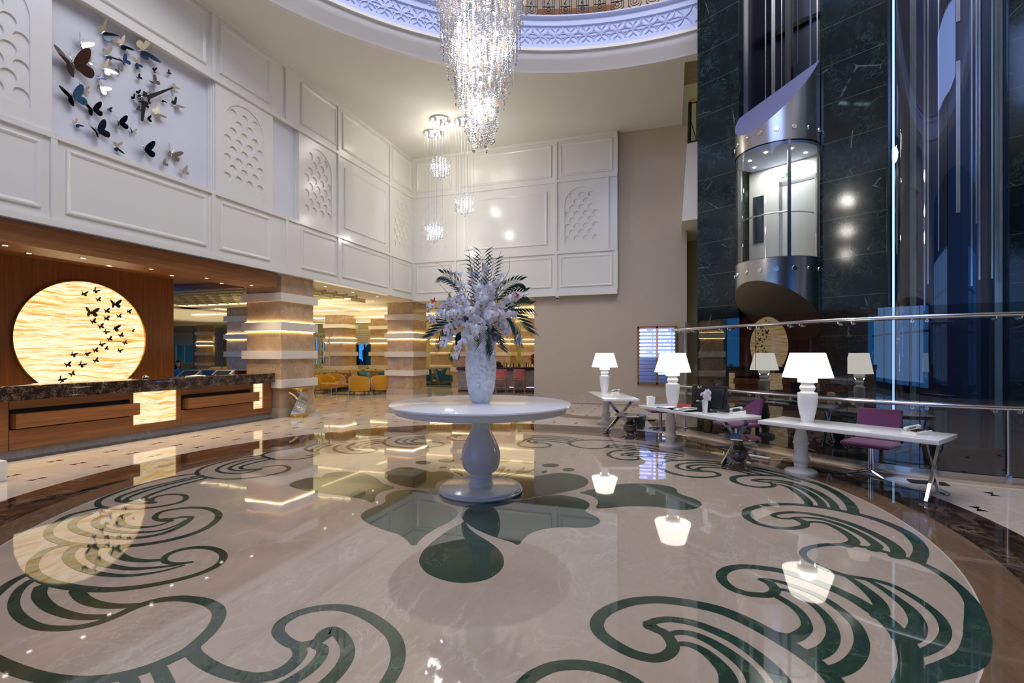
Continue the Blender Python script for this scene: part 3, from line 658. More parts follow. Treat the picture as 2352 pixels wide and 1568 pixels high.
V0, V1, V2, V3 = 3.86, 5.25, 7.77, 9.27
def left_ops(slab, mould, niche):
    S = -6.0
    slab(S, 16.75, 3.79, V1, -.25, 0)                       # low row
    slab(S, 16.75, V2, V3, -.25, 0)                         # top row
    slab(S, 16.75, 3.77, 3.87, 0, .07); slab(S, 16.75, 3.87, 3.91, 0, .04)
    slab(S, 16.75, V3-.1, V3, 0, .05)
    for v in (V1, V2): slab(S, 16.75, v-.045, v+.045, 0, .05)
    slab(S, 5.15, V1, V2, -.28, -.10); slab(8.065, 16.75, V1, V2, -.28, -.10)
    slab(5.15, 8.05, V1, V2, -.3, -.18, 1)                  # clock recess
    for k in range(3): slab(8.05+.03*k, 8.08+.03*k, V1, V2, -.2, -.12+.04*k)
    slab(9.76, 10.6, V1, V2, -.2, -.09, 1)
    for k in range(3): slab(10.6+.025*k, 10.63+.025*k, V1, V2, -.2, -.06+.02*k)
    slab(8.132, 8.15, V1, V2, -.2, -.001); slab(10.665, 10.69, V1, V2, -.2, -.001); slab(5.11, 5.15, V1, V2, -.2, 0); slab(9.72, 9.76, V1, V2, -.2, 0)
    niche(S, 5.11, V1, V2, 3.74, 4.87, 5.57, 7.52)
    niche(8.14, 9.72, V1, V2, 8.35, 9.49, 5.57, 7.52)
    niche(10.68, 12.3, V1, V2, 10.88, 12.0, 5.57, 7.52)
    niche(15.13, 16.75, V1, V2, 15.36, 16.49, 5.57, 7.52)
    slab(12.3, 15.13, V1, V2, -.1, 0)
    for u in (2.4, 5.16, 8.06, 10.2, 12.3, 15.13, 16.72):
        slab(u-.045, u+.045, 3.87, V1-.045, 0, .045); slab(u-.045, u+.045, V2+.045, V3-.1, 0, .045)
    for u in (12.3, 15.13, 16.72): slab(u-.045, u+.045, V1, V2, 0, .045)
    for a, c in ((2.7, 5.0), (5.33, 7.9), (8.23, 9.66), (10.74, 12.2), (12.48, 15.0), (15.3, 16.6)):
        mould(a, c, 4.02, 5.11); mould(a, c, 7.96, 9.1)
    mould(12.58, 14.86, 5.56, 7.44)
panelled('wall_left', lambda u, v, w: (-9.6+w, u, v), -6, 16.75, left_ops, [M['white'], M['recess']], 'white panelled upper wall above the reception, with arched niches and the clock')
def back_ops(slab, mould, niche):
    slab(-9.6, -1.73, 3.79, V1, -.18, 0); slab(-9.6, -1.73, V2, V3, -.18, 0)
    slab(-9.6, -1.73, 3.72, 3.85, 0, .05); slab(-9.6, -1.73, 3.85, 3.9, 0, .03)
    slab(-9.6, -1.73, V3-.1, V3, 0, .05)
    slab(-9.6, -1.73, V1, V2, -.18, -.10)
    for v in (V1, V2): slab(-9.6, -1.73, v-.045, v+.045, 0, .05)
    slab(-7.75, -3.85, V1, V2, -.1, 0); slab(-2.06, -1.73, V1, V2, -.1, 0)
    niche(-9.6, -7.75, V1, V2, -9.23, -8.09, 5.55, 7.5)
    niche(-3.85, -2.06, V1, V2, -3.56, -2.36, 5.55, 7.5)
    for u in (-9.55, -7.75, -3.86, -1.76):
        slab(u-.04, u+.04, 3.9, V1-.045, 0, .045); slab(u-.04, u+.04, V2+.045, V3-.1, 0, .045)
    for u in (-7.75, -3.86, -2.06): slab(u-.04, u+.04, V1+.045, V2-.045, 0, .045)
    for a, c in ((-9.43, -7.92), (-7.6, -4.02), (-3.72, -1.88)):
        mould(a, c, 4.02, 5.11); mould(a, c, 7.93, 9.08)
    mould(-7.4, -4.18, 5.55, 7.45)
panelled('wall_back', lambda u, v, w: (u, 16.75-w, v), -9.6, -1.73, back_ops, [M['white'], M['recess']], 'white panelled wall at the back, with two arched niches')

b = MB(); b.box(-4.72, .34, 16.95, 17.35, 0, 9.27)
struct(b.build('wall_beige', M['beige']), 'plain beige wall at the back right of the lobby')
b = MB(); b.box(-4.72, .34, 16.91, 16.95, 0, .24); b.box(-4.72, .34, 16.93, 16.95, .24, .255)
struct(b.build('baseboard_back', M['trav_l']), 'pale stone skirting along the beige wall')
b = MB(); b.box(.34, 8, 18.6, 18.9, 0, 13); b.box(.2, 9, 13.4, 18.9, 12.6, 12.8); b.box(6.5, 6.8, 10, 18.9, 0, 12.7)
struct(b.build('wall_passage', M['yellow_wall']), 'ochre wall seen behind the balcony')
b = MB(); b.box(.34, .5, 16.95, 18.6, 0, 9.2); struct(b.build('wall_passage_side', M['beige']), 'beige return wall beside the balcony')

# ------------------------------------------------------------------ ceiling with the round opening
OX, OY, OR = -.526, 4.656, 8.47
b = MB()
rect = [(-9.9, -8), (12, -8), (12, 13.36), (.345, 13.36), (.345, 17.2), (-9.9, 17.2)]
hole = circle(OX, OY, OR, 120)
pts = rect+hole
ed = [(i, (i+1) % 6) for i in range(6)]+[(6+i, 6+(i+1) % 120) for i in range(120)]
vs, es, fs, *_ = geometry.delaunay_2d_cdt([Vector(p) for p in pts], ed, [], 1, 1e-5)
def in_rect(c):
    return -9.9 < c.x < 12 and -8 < c.y < 17.2 and not (c.x > .345 and c.y > 13.36)
keep = []
for f in fs:
    c = sum((vs[i] for i in f), Vector((0, 0)))/len(f)
    if in_rect(c) and math.hypot(c.x-OX, c.y-OY) > OR-.002: keep.append(tuple(f))
b.add([(p.x, p.y, 9.27) for p in vs], keep)
b.add([(.345, 13.36, 9.27), (.345, 17.2, 9.27), (.345, 17.2, 12), (.345, 13.36, 12)], [(0,1,2,3)])
b.add([(.345, 13.36, 9.27), (12, 13.36, 9.27), (12, 13.36, 12), (.345, 13.36, 12)], [(0,1,2,3)])
struct(b.build('ceiling', M['ceil'], fix=False), 'pale ceiling with the large round opening')
# ring of mouldings round the opening
b = MB()
prof = [(OR+.02, 9.26), (OR-.0, 9.20), (OR-.12, 9.20), (OR-.16, 9.27), (OR-.30, 9.42), (OR-.36, 9.52), (OR-.36, 9.60), (OR-.44, 9.60), (OR-.44, 9.68), (OR-.36, 9.68)]
b.lathe([(r, z) for r, z in prof], 140, (OX, OY, 0), 0, R(81), R(386))
struct(b.build('trim_1', M['paint'], smooth=35, fix=False), 'stepped moulding ring around the ceiling opening')
b = MB()
RB = OR-.36
b.lathe([(RB, 9.66), (RB, 9.82), (RB+.05, 9.84), (RB+.05, 10.28), (RB, 10.3), (RB, 10.44), (RB-.05, 10.46), (RB-.08, 10.5), (RB-.05, 10.55), (RB+.25, 10.55)], 140, (OX, OY, 0), 0, R(81), R(386))
# interlaced relief of circles on the band
NC = 64
for k in range(NC):
    a = 2*PI*k/NC
    if not (1.42 < a < 2.95): continue
    for v0, dv in ((10.06, 0), (10.06, .5), (9.84, .25), (10.28, .25), (9.84, .75), (10.28, .75)):
        pts = []
        for i in range(25):
            t = 2*PI*i/24
            aa = a+dv*2*PI/NC+.052*math.cos(t); z = v0+.27*math.sin(t)
            if 9.835 <= z <= 10.285: pts.append((OX+(RB+.035)*math.cos(aa), OY+(RB+.035)*math.sin(aa), z))
            else:
                if len(pts) > 1: b.tube(pts, .017, 4)
                pts = []
        if len(pts) > 1: b.tube(pts, .017, 4)
struct(b.build('trim_2', M['screen_art'], smooth=35, fix=False), 'white plaster band of interlaced circles below the gallery railing')
# gallery floor, wall, roof and skylight above the opening
b = MB(); b.lathe([(RB+.2, 10.5), (OR+3.4, 10.5), (OR+3.4, 10.3), (OR-.2, 10.3)], 96, (OX, OY, 0), 0, R(81), R(386))
struct(b.build('floor_gallery', M['trav_l'], fix=False), 'gallery floor behind the iron railing')
b = MB(); b.lathe([(OR+2.6, 10.5), (OR+2.6, 15.2)], 96, (OX, OY, 0), 0, R(79), R(388))
b.lathe([(OR+2.6, 14.9), (OR+.5, 15.2), (6.2, 15.6)], 96, (OX, OY, 0), 0, 0, 2*PI, False)
struct(b.build('wall_gallery', M['beige'], fix=False), 'beige wall of the upper gallery')
b = MB(); b.add([(x, y, 15.6) for x, y in circle(OX, OY, 6.2, 64)], [tuple(range(64))])
struct(b.build('window_skylight', M['sky_panel'], fix=False), 'skylight over the round opening')

# ------------------------------------------------------------------ reception walls
b = MB(); b.box(-12.5, -12.3, -6, 9.2, 0, 3.75)
struct(b.build('wall_reception', M['wood_v']), 'dark walnut wall behind the reception counter')
b = MB(); b.box(-10.5, -9.72, -6, 10.03, 3.41, 3.77); b.box(-13.6, -10.5, -6, 10.2, 3.62, 3.77); b.box(-14.5, -11.0, 10.05, 10.2, 3.46, 3.77)
struct(b.build('ceiling_reception', M['wood_h']), 'walnut canopy and soffit over the reception counter')

# ------------------------------------------------------------------ marble lift wall
PW = Vector((.577, 11.82, 0)); DW = Vector((.8436, -.536, 0)); NW = Vector((-.536, -.8436, 0))
def wp(t, off=0, z=0): return PW+DW*t+NW*off+Vector((0, 0, z))
b = MB()
for t0, t1 in ((0, .945), (2.487, 3.53), (4.99, 14)):
    vs = [wp(t, o, z) for z in (-.0, 15) for o in (-.5, 0) for t in (t0, t1)]
    b.add(vs, [(0,2,3,1),(4,5,7,6),(0,1,5,4),(2,6,7,3),(0,4,6,2),(1,3,7,5)])
struct(b.build('wall_right', M['wallmarble']), 'polished black green marble wall around the two glass lifts')
b = MB()
for t0, t1, m in ((.945, 2.487, 0), (3.53, 4.99, 1)):
    q = [wp(t0, -.5), wp(t0, -1.9), wp(t1, -1.9), wp(t1, -.5)]
    for p1, p2 in zip(q, q[1:]):
        b.add([p1, p2, p2+Vector((0,0,15)), p1+Vector((0,0,15))], [(0,1,2,3)], m)
struct(b.build('wall_shaft', [M['shaft'], M['shaft2']], fix=False), 'dark lift shafts behind the marble wall')
# side and front of the hall, out of the picture
b = MB(); b.box(11.9, 12.2, -1, 6.2, 0, 9.27); b.box(11.9, 20, -1.3, -1, 0, 9.27); b.box(20, 20.3, -8, -1, 0, 9.27)
struct(b.build('wall_side', M['beige']), 'beige side wall')
b = MB()
b.box(-13, 20, -8.2, -8, 6.2, 9.27); b.box(-13, 20, -8.2, -8, 0, .3); b.box(-1, 10.6, -8.2, -8, .3, 6.2)
for x in (-10, -7.4, -4.8, -2.2, 13.4, 16.8):
    b.box(x-.12, x+.12, -8.2, -8.0, 0, 6.2)
for z in (2.6, 4.4): b.box(-13, 20, -8.16, -8.04, z-.05, z+.05)
struct(b.build('wall_front', M['iron']), 'dark framed glass front of the hall')
b = MB(); b.add([(-13,-8.1,.3),(20,-8.1,.3),(20,-8.1,6.2),(-13,-8.1,6.2)], [(0,1,2,3)])
struct(b.build('window_1', M['pane'], fix=False), 'glass of the hall front')
# floor of the lift pit behind the balustrade
b = MB()
GL = [(.1,11.1),(.42,10.7),(.9,10.15),(1.33,9.68),(1.75,9.25),(2.2,8.82),(2.65,8.45),(3.15,8.17),(3.66,8.0),(4.4,7.86),(5.2,7.8),(6.5,7.8)]
pp = [(x, y) for x, y in GL]+[(12, 7.8), (12, 12), (3, 12.6), (.7, 12.0), (.1, 11.7)]
tri = geometry.tessellate_polygon([[Vector((x, y, 0)) for x, y in pp]])
b.add([(x, y, .003) for x, y in pp], [tuple(t) for t in tri])
struct(b.build('floor_pit', M['pit'], fix=False), 'black floor of the lift pit behind the balustrade')
# balcony slab right of the beige wall
b = MB(); b.add([(.32,15.7,5.75),(3,15.2,5.75),(3,18.6,5.75),(.34,18.6,5.75),(.47,15.75,8.12),(3,15.3,8.12),(3,18.6,8.12),(.47,18.6,8.12)], [(0,1,2,3),(4,5,6,7),(0,1,5,4),(1,2,6,5),(2,3,7,6),(3,0,4,7)])
struct(b.build('floor_balcony', M['paint']), 'white balcony slab beside the marble wall')

# ------------------------------------------------------------------ banded stone columns
BANDS = ((3.08, 3.30), (2.30, 2.53), (1.55, 1.77), (.78, 1.0))
def column(x0, x1, y0, y1, label, top=3.79, rounded=0):
    cx, cy = (x0+x1)/2, (y0+y1)/2
    o = thing('column', label, None, (cx, cy, 0)); o['kind'] = 'structure'
    hx, hy = (x1-x0)/2, (y1-y0)/2
    b = MB()
    if rounded: b.rbox(-hx, hx, -hy, hy, 0, top, rounded, 0, 5)
    else: b.box(-hx, hx, -hy, hy, 0, top)
    b.build('shaft', M['trav'], o)
    b = MB(); b.box(-hx-.04, hx+.04, -hy-.04, hy+.04, 0, .235); b.build('plinth', M['trav_l'], o)
    for i, (z0, z1) in enumerate(BANDS):
        b = MB(); e = .09
        if rounded: b.rbox(-hx-e, hx+e, -hy-e, hy+e, z0, z1, .1, 0, 5)
        else: b.box(-hx-e, hx+e, -hy-e, hy+e, z0, z1)
        bd = b.build('band', M['band'], o)
        if i == 1:
            b = MB()
            for z in (z0-.012, z1+.0):
                for (a0, a1, b0, b1) in ((-hx-.03, hx+.03, -hy-.03, -hy-.005), (-hx-.03, hx+.03, hy+.005, hy+.03), (-hx-.03, -hx-.005, -hy, hy), (hx+.005, hx+.03, -hy, hy)):
                    b.box(a0, a1, b0, b1, z+(.006 if z < z1-.01 else 0), z+(.012 if z < z1-.01 else .006))
            b.build('led_strip', M['led'], bd, fix=False)
    return o
column(-10.98, -9.8, 10.25, 11.45, 'striped stone pillar at the end of the reception counter')
column(-11.18, -10.0, 17.45, 18.6, 'striped stone pillar under the inner corner of the panelled walls')
column(-18.15, -17.0, 22.15, 23.3, 'striped stone pillar in the middle of the lounge behind the yellow chairs')
column(-16.7, -15.6, 24.3, 25.4, 'striped stone pillar beside the garden window of the lounge')
column(-14.0, -12.7, 26.6, 27.7, 'rounded striped stone pillar behind the teal armchairs', rounded=.12)
column(-10.4, -9.3, 27.9, 29, 'striped stone pillar behind the bar, left of the grey curtain')
column(-8.75, -7.6, 28.8, 29.9, 'striped stone pillar behind the bar, right of the grey curtain')
column(-18.35, -17.2, 16.1, 17.2, 'striped stone pillar seen over the reception counter')
column(-10.4, -9.35, 22.1, 23.15, 'plain banded pillar just left of the white vase')

# ------------------------------------------------------------------ lounge shell
b = MB()
b.box(-40, -9.85, 10.3, 33, 3.79, 4.2); b.box(-9.85, -4.3, 17.4, 33, 3.79, 4.2)
def cove(x0, x1, y0, y1, z=3.79, d=.16, w=.35):
    pass
struct(b.build('ceiling_lounge', M['ceil_warm']), 'cream lounge ceiling with light coves')
b = MB()
# dropped beams and rafts that carry the light lines
for (x0, x1, y0, y1, z) in ((-22, -11.3, 15.2, 16.1, 3.66), (-24, -11.3, 19.0, 19.7, 3.6), (-24, -5, 23.2, 23.8, 3.66), (-14.4, -13.6, 16.1, 23.2, 3.66), (-20.4, -19.6, 12, 23.2, 3.66), (-30, -21, 12, 14.6, 3.62), (-9.8, -4.7, 20.6, 21.1, 3.62)):
    b.box(x0, x1, y0, y1, z, 3.79)
struct(b.build('trim_3', M['ceil_warm']), 'dropped ceiling rafts of the lounge')
b = MB()
for (x0, x1, y0, y1) in ((-22, -11.3, 15.13, 15.155), (-24, -11.3, 18.92, 18.94), (-24, -5, 23.12, 23.15), (-13.51, -13.48, 16.1, 23.2), (-19.51, -19.48, 12, 23.2), (-30, -21, 14.64, 14.7), (-24, -11.3, 19.75, 19.8), (-9.8, -4.7, 20.5, 20.56), (-30, -12, 26.8, 26.86), (-12, -4.7, 26.0, 26.06)):
    b.box(x0, x1, y0, y1, 3.70, 3.73)
struct(b.build('trim_4', M['led_cove'], fix=False), 'warm light lines along the lounge ceiling')
# honeycomb raft near the first pillar
b = MB()
b.box(-20, -11.2, 12.2, 14.9, 3.74, 3.79)
for i in range(16):
    x = -19.6+i*.56
    for j in range(5):
        y = 12.4+j*.55
        b.tube([(x, y, 3.73), (x+.3, y+.25, 3.73), (x+.56, y+.05, 3.73)], .035, 4)
        b.tube([(x+.3, y+.25, 3.73), (x+.2, y+.55, 3.73)], .035, 4)
struct(b.build('trim_5', M['yellow_wall'], fix=False), 'ochre honeycomb relief in the lounge ceiling')
# back wall with window openings  (x0,x1,z0,z1)
WINS = [(-37.3, -35.0), (-32.0, -31.0), (-24.1, -23.6), (-23.4, -22.7), (-20.4, -18.9), (-13.2, -12.7)]
b = MB()
xs = -40
for a, c in WINS:
    b.box(xs, a, 28, 28.3, 0, 3.79); b.box(a, c, 28, 28.3, 0, .9); b.box(a, c, 28, 28.3, 2.9, 3.79); xs = c
b.box(xs, -12, 28, 28.3, 0, 3.79)
b.box(-12, -4, 32, 32.3, 0, 3.79); b.box(-12.1, -12, 28, 32.3, 0, 3.79); b.box(-4.7, -4.4, 17.35, 32, 0, 3.79)
struct(b.build('wall_lounge', M['yellow_wall']), 'ochre back wall of the lounge')
b = MB(); b.box(-40.3, -40, 10, 33, 0, 3.79)
struct(b.build('wall_lounge_side', M['yellow_wall']), 'ochre far side wall of the lounge')
for i, (a, c) in enumerate(WINS):
    b = MB()
    for (x0, x1, z0, z1) in ((a, a+.07, .9, 2.9), (c-.07, c, .9, 2.9), (a, c, .9, .97), (a, c, 2.83, 2.9), (a+(c-a)*.4-.03, a+(c-a)*.4+.03, .9, 2.9)):
        b.box(x0, x1, 28.05, 28.15, z0, z1)
    o = struct(b.build('window_%d' % (i+2), M['paint'] if i != 4 else M['iron']), 'lounge window onto the blue evening garden')
    b = MB(); b.add([(a,28.1,.9),(c,28.1,.9),(c,28.1,2.9),(a,28.1,2.9)], [(0,1,2,3)]); b.build('pane', M['pane'], o, fix=False)
b = MB(); b.add([(-60,28.4,-.05),(0,28.4,-.05),(0,60,-.05),(-60,60,-.05)], [(0,1,2,3)])
struct(b.build('ground', M['bush'], fix=False), 'garden ground outside the lounge windows')
# ------------------------------------------------------------------ round table, vase, flowers
t = thing('round_table', 'big round white pedestal table in the middle of the floor medallion', 'table', (CX, CY, .003))
b = MB(); b.lathe([(0,.975),(1.02,.975),(1.045,.985),(1.05,1.0),(1.05,1.035),(1.06,1.04),(1.085,1.045),(1.108,1.05),(1.117,1.065),(1.112,1.08),(1.095,1.087),(0,1.087)], 96)
b.build('tabletop', M['table'], t, 40)
b = MB(); b.lathe([(0,.06),(.152,.06),(.152,.105),(.146,.112),(.134,.118),(.13,.17),(.14,.18),(.14,.2),(.134,.208),(.134,.22),(.17,.235),(.205,.27),(.232,.33),(.243,.41),(.238,.47),(.22,.54),(.19,.61),(.155,.68),(.126,.74),(.112,.79),(.108,.84),(.113,.89),(.13,.93),(.15,.96),(.17,.975),(0,.975)], 64)
b.build('pedestal', M['table'], t, 45)
b = MB(); b.lathe([(0,0),(.5,0),(.516,.008),(.52,.022),(.51,.032),(.505,.036),(.508,.046),(.498,.058),(.485,.062),(0,.062)], 80)
b.build('base', M['table'], t, 40)
ZT = 1.09
v = thing('flower_vase', 'tall white hammered vase on the round table', 'vase', (CX, CY-.0, ZT))
prof = [(.105,0),(.118,.03),(.142,.12),(.165,.22),(.18,.34),(.184,.46),(.182,.6),(.184,.74),(.188,.86),(.184,.93),(.176,.955)]
b = MB(); nu, nv = 96, 84
hx = []
rv = random.Random(3)
for k in range(150):
    hx.append((rv.uniform(0, 2*PI), rv.uniform(-.02, .98)))
def rad(z):
    for (r0, z0), (r1, z1) in zip(prof, prof[1:]):
        if z <= z1: return r0+(r1-r0)*(z-z0)/(z1-z0)
    return prof[-1][0]
vs = []
for j in range(nv+1):
    z = .955*j/nv; r = rad(z)
    for i in range(nu):
        a = 2*PI*i/nu; dm = [9, 9]
        for ha, hz in hx:
            da = abs(a-ha); da = min(da, 2*PI-da)*.17
            d = math.hypot(da, (z-hz)*.9)
            if d < dm[0]: dm = [d, dm[0]]
            elif d < dm[1]: dm[1] = d
        # shallow facets meeting in soft ridges
        h = .012-.03*max(0, 1-(dm[0]/max(.5*(dm[0]+dm[1]), 1e-4))**2) if .02 < z < .94 else 0
        vs.append(((r+h)*math.cos(a), (r+h)*math.sin(a), z))
fs = [(j*nu+i, j*nu+(i+1) % nu, (j+1)*nu+(i+1) % nu, (j+1)*nu+i) for j in range(nv) for i in range(nu)]
fs.append(tuple(range(nu))[::-1]); b.add(vs, fs)
b.lathe([(.15,.955),(.145,.7)], nu)
b.build('body', M['silver_vase'], v, 60)

fa = thing('flower_arrangement', 'lavish spray of white orchids and palm fronds in the tall white vase', 'flowers', (CX, CY, ZT))
def blossom():
    b = MB()
    def petal(a, L, W, lift, twist=0):
        vs = []; n = 5
        for i in range(n+1):
            u = i/n; w = W*math.sin(PI*(.12+.82*u))**.8; r = .004+L*u; h = lift*u*u*L*2-.002
            vs += [(r, -w, h-.12*w), (r, 0, h), (r, w, h-.12*w)]
        ca, sa = math.cos(a), math.sin(a)
        vs = [(x*ca-y*sa, x*sa+y*ca, z) for x, y, z in vs]
        b.add(vs, [(3*i+k, 3*i+k+1, 3*i+k+4, 3*i+k+3) for i in range(n) for k in (0, 1)], 0)
    for a, L, W, l in ((R(90), .036, .013, -.1), (R(215), .036, .013, -.1), (R(325), .036, .013, -.1)): petal(a, L, W, l)
    for a in (R(18), R(162)): petal(a, .04, .022, .15)
    b.ball((0, -.006, .008), .007, 8, 5, 1, (1, 1.3, 1)); b.ball((0, .002, .008), .0045, 6, 4, 0)
    return b
BL = blossom().build('blossom', [M['petal'], M['lip']], None, 50, fix=False)
BL.parent = fa; BL.location = (0, -.05, .9)
blossom_src = BL
rf = random.Random(11)
VIEW = Vector((.3, -.95, .1)).normalized()          # most sprays were dressed towards the entrance
def face_to(d, roll):
    q = Vector(d).to_track_quat('Z', 'Y')
    return (q.to_matrix().to_4x4() @ Matrix.Rotation(roll, 4, 'Z')).to_euler()
def spray(p0, p1, sag, n, start=.35, size=1.55, jit=.045):
    """an orchid stem from the vase mouth with blossoms along its outer part"""
    p0, p1 = Vector(p0), Vector(p1)
    mid = (p0+p1)/2+Vector((0, 0, sag))
    pts = [((1-u)**2)*p0+2*u*(1-u)*mid+u*u*p1 for u in [i/12 for i in range(13)]]
    b = MB(); b.tube(pts, [.0045-.0025*i/12 for i in range(13)], 5)
    for k in range(3):
        q = pts[12]+Vector((rf.uniform(-.03,.03), rf.uniform(-.03,.03), rf.uniform(-.03,.01)))
        b.tube([pts[11], q], .0015, 4); b.ball(q, .009, 6, 5, 1, (1,1,1.3))
    o = b.build('orchid_spray', [M['stem'], M['bud']], fa, 50, fix=False)
    for k in range(n):
        u = start+(1-start)*(k+.3*rf.random())/n
        i = min(int(u*12), 11); f = u*12-i
        c = pts[i]*(1-f)+pts[i+1]*f
        out = Vector((c.x, c.y, 0)); out = out.normalized() if out.length > .02 else Vector((0,-1,0))
        side = Vector((rf.uniform(-1,1), rf.uniform(-1,1), rf.uniform(-.7,.7)))
        d = (VIEW*.75+out*.6+side*.55).normalized()
        c = c+side*jit+d*.012
        put(blossom_src, 'blossom', o, c, face_to(d, rf.uniform(-.6,.6)), size*rf.uniform(.85, 1.12)*(1-.25*max(0, u-.75)/.25))
cr = Vector((math.cos(R(18.2)), math.sin(R(18.2)), 0)); cf = Vector((-math.sin(R(18.2)), math.cos(R(18.2)), 0))
def fp(x, y, d=0.0):            # across, up, depth inside the arrangement
    return cr*x+cf*d+Vector((0, 0, y))
mouth = fp(0, .93)
for (x, y, d, sag, n, st) in (
    (-.66,1.15,-.05,.18,11,.3),(-.66,.98,-.2,.22,12,.3),(-.62,.86,.1,.25,11,.35),(-.5,.66,-.15,.42,10,.5),(-.26,.5,-.28,.42,11,.45),
    (-.33,1.62,.05,-.02,10,.4),(-.42,1.36,.2,.05,10,.35),(-.46,1.25,-.1,.06,12,.3),(-.12,1.70,.1,-.1,11,.4),(.02,1.72,-.05,-.1,9,.45),
    (.26,1.6,.05,-.02,11,.4),(.18,1.5,-.25,.0,12,.35),(.48,1.32,0,.12,12,.35),(.45,1.22,.25,.1,10,.35),(.4,1.06,-.2,.15,12,.3),
    (.38,1.12,.1,.12,10,.3),(.52,.68,-.05,.5,11,.5),(.34,.82,.15,.3,9,.45),(-.02,.74,-.36,.34,12,.35),(-.12,.92,-.3,.25,11,.3),
    (.16,1.02,-.34,.15,12,.25),(-.2,1.1,-.3,.1,12,.25),(.02,1.3,-.3,-.02,12,.3),(-.26,1.3,-.22,0,11,.3),(.25,1.22,-.3,.05,11,.25),
    (-.36,1.05,-.25,.14,11,.3),(.1,.95,.3,.2,8,.4),(-.1,1.4,.25,0,9,.4)):
    spray(mouth+fp(rf.uniform(-.06,.06), -.02, rf.uniform(-.06,.06)), fp(x, y, d), sag, n, st)
def frond(p1, sag, n=20, L=.2, w=.006):
    p0 = mouth; p1 = Vector(p1)
    mid = (p0+p1)/2+Vector((0, 0, sag))
    pts = [((1-u)**2)*p0+2*u*(1-u)*mid+u*u*p1 for u in [i/14 for i in range(15)]]
    b = MB(); b.tube(pts, [.005-.003*i/14 for i in range(15)], 5)
    for k in range(n):
        u = .35+.65*k/(n-1); i = min(int(u*14), 13); c = pts[i]+(pts[i+1]-pts[i])*(u*14-i)
        tg = (pts[i+1]-pts[i]).normalized(); sd = tg.cross(cf)
        if sd.length < .1: sd = tg.cross(Vector((0,0,1)))
        sd.normalize(); l = L*(.5+.7*math.sin(PI*min(1, .25+.75*(1-u)+.1)))
        for s in (-1, 1):
            e = c+(tg*.75+sd*s*.65).normalized()*l+Vector((0, 0, -.02-.12*l))
            m = (c+e)/2+Vector((0, 0, .012)); nn = (e-c).cross(cf).normalized()*w
            b.add([c, m+nn, e, m-nn], [(0,1,2),(0,2,3)])
    b.build('palm_frond', M['palm'], fa, None, fix=False)
frond(fp(.02,1.84,.05), -.1, 16, .19, .0055); frond(fp(-.1,1.78,.1), -.1, 13, .15, .0055); frond(fp(.16,1.74,-.05), -.05, 14, .16, .0055); frond(fp(-.48,1.6,.1), .3, 20, .13); frond(fp(.48,1.5,.0), .3, 22, .13)
frond(fp(.52,1.36,.1), .2, 20, .16); frond(fp(.5,.92,-.1), .4, 24, .22); frond(fp(-.54,.84,-.05), .25, 22, .2); frond(fp(.6,1.22,.2), .15, 18, .14)
frond(fp(.18,.72,-.2), .15, 16, .2); frond(fp(.05,.78,-.32), .2, 14, .16); frond(fp(-.5,1.0,.2), .2, 18, .2)
for pts in ([(0,.95),(-.3,1.35),(-.36,1.5),(-.42,1.62),(-.5,1.71),(-.58,1.735)],[(0,.95),(-.33,1.25),(-.4,1.35),(-.5,1.45),(-.56,1.56)],[(0,1.0),(-.3,1.4),(-.36,1.5),(-.385,1.6),(-.4,1.68)],
            [(0,1.0),(.1,1.4),(.2,1.64),(.21,1.75),(.23,1.83),(.255,1.885)],[(0,1.0),(.2,1.4),(.3,1.55),(.35,1.65),(.355,1.74),(.36,1.83)],[(0,1.0),(-.1,1.5),(-.145,1.8),(-.15,1.87),(-.175,1.94)],
            [(0,.95),(-.4,1.1),(-.62,1.2),(-.74,1.22),(-.8,1.25),(-.88,1.28)],[(0,.9),(.3,1.05),(.48,1.06),(.58,1.04)],[(0,1.0),(.3,1.2),(.5,1.32),(.6,1.35),(.64,1.36)]):
    b = MB(); sp = spline([fp(x, y, .03) for x, y in pts], 5); b.tube(sp, [.004-.0028*i/len(sp) for i in range(len(sp))], 5)
    b.build('twig', M['stem'], fa, 50, fix=False)
for (x, y, ang, L) in ((.16,.86,-.75,.2),(-.2,.86,-2.2,.24),(-.08,.95,2.6,.22)):
    b = MB(); vs = []; dx, dz = math.cos(ang), math.sin(ang)
    for i in range(9):
        u = i/8; w = .06*math.sin(PI*min(1, .12+.88*u))
        c = fp(x+dx*L*u*.6, y+dz*L*u*.8, -.16-.06*u)
        s = fp(-dz*w, dx*w, .02)
        vs += [c-s, c-cf*.012, c+s]
    b.add(vs, [(3*i+k, 3*i+k+1, 3*i+k+4, 3*i+k+3) for i in range(8) for k in (0, 1)])
    b.build('broad_leaf', M['leaf'], fa, 60, fix=False)

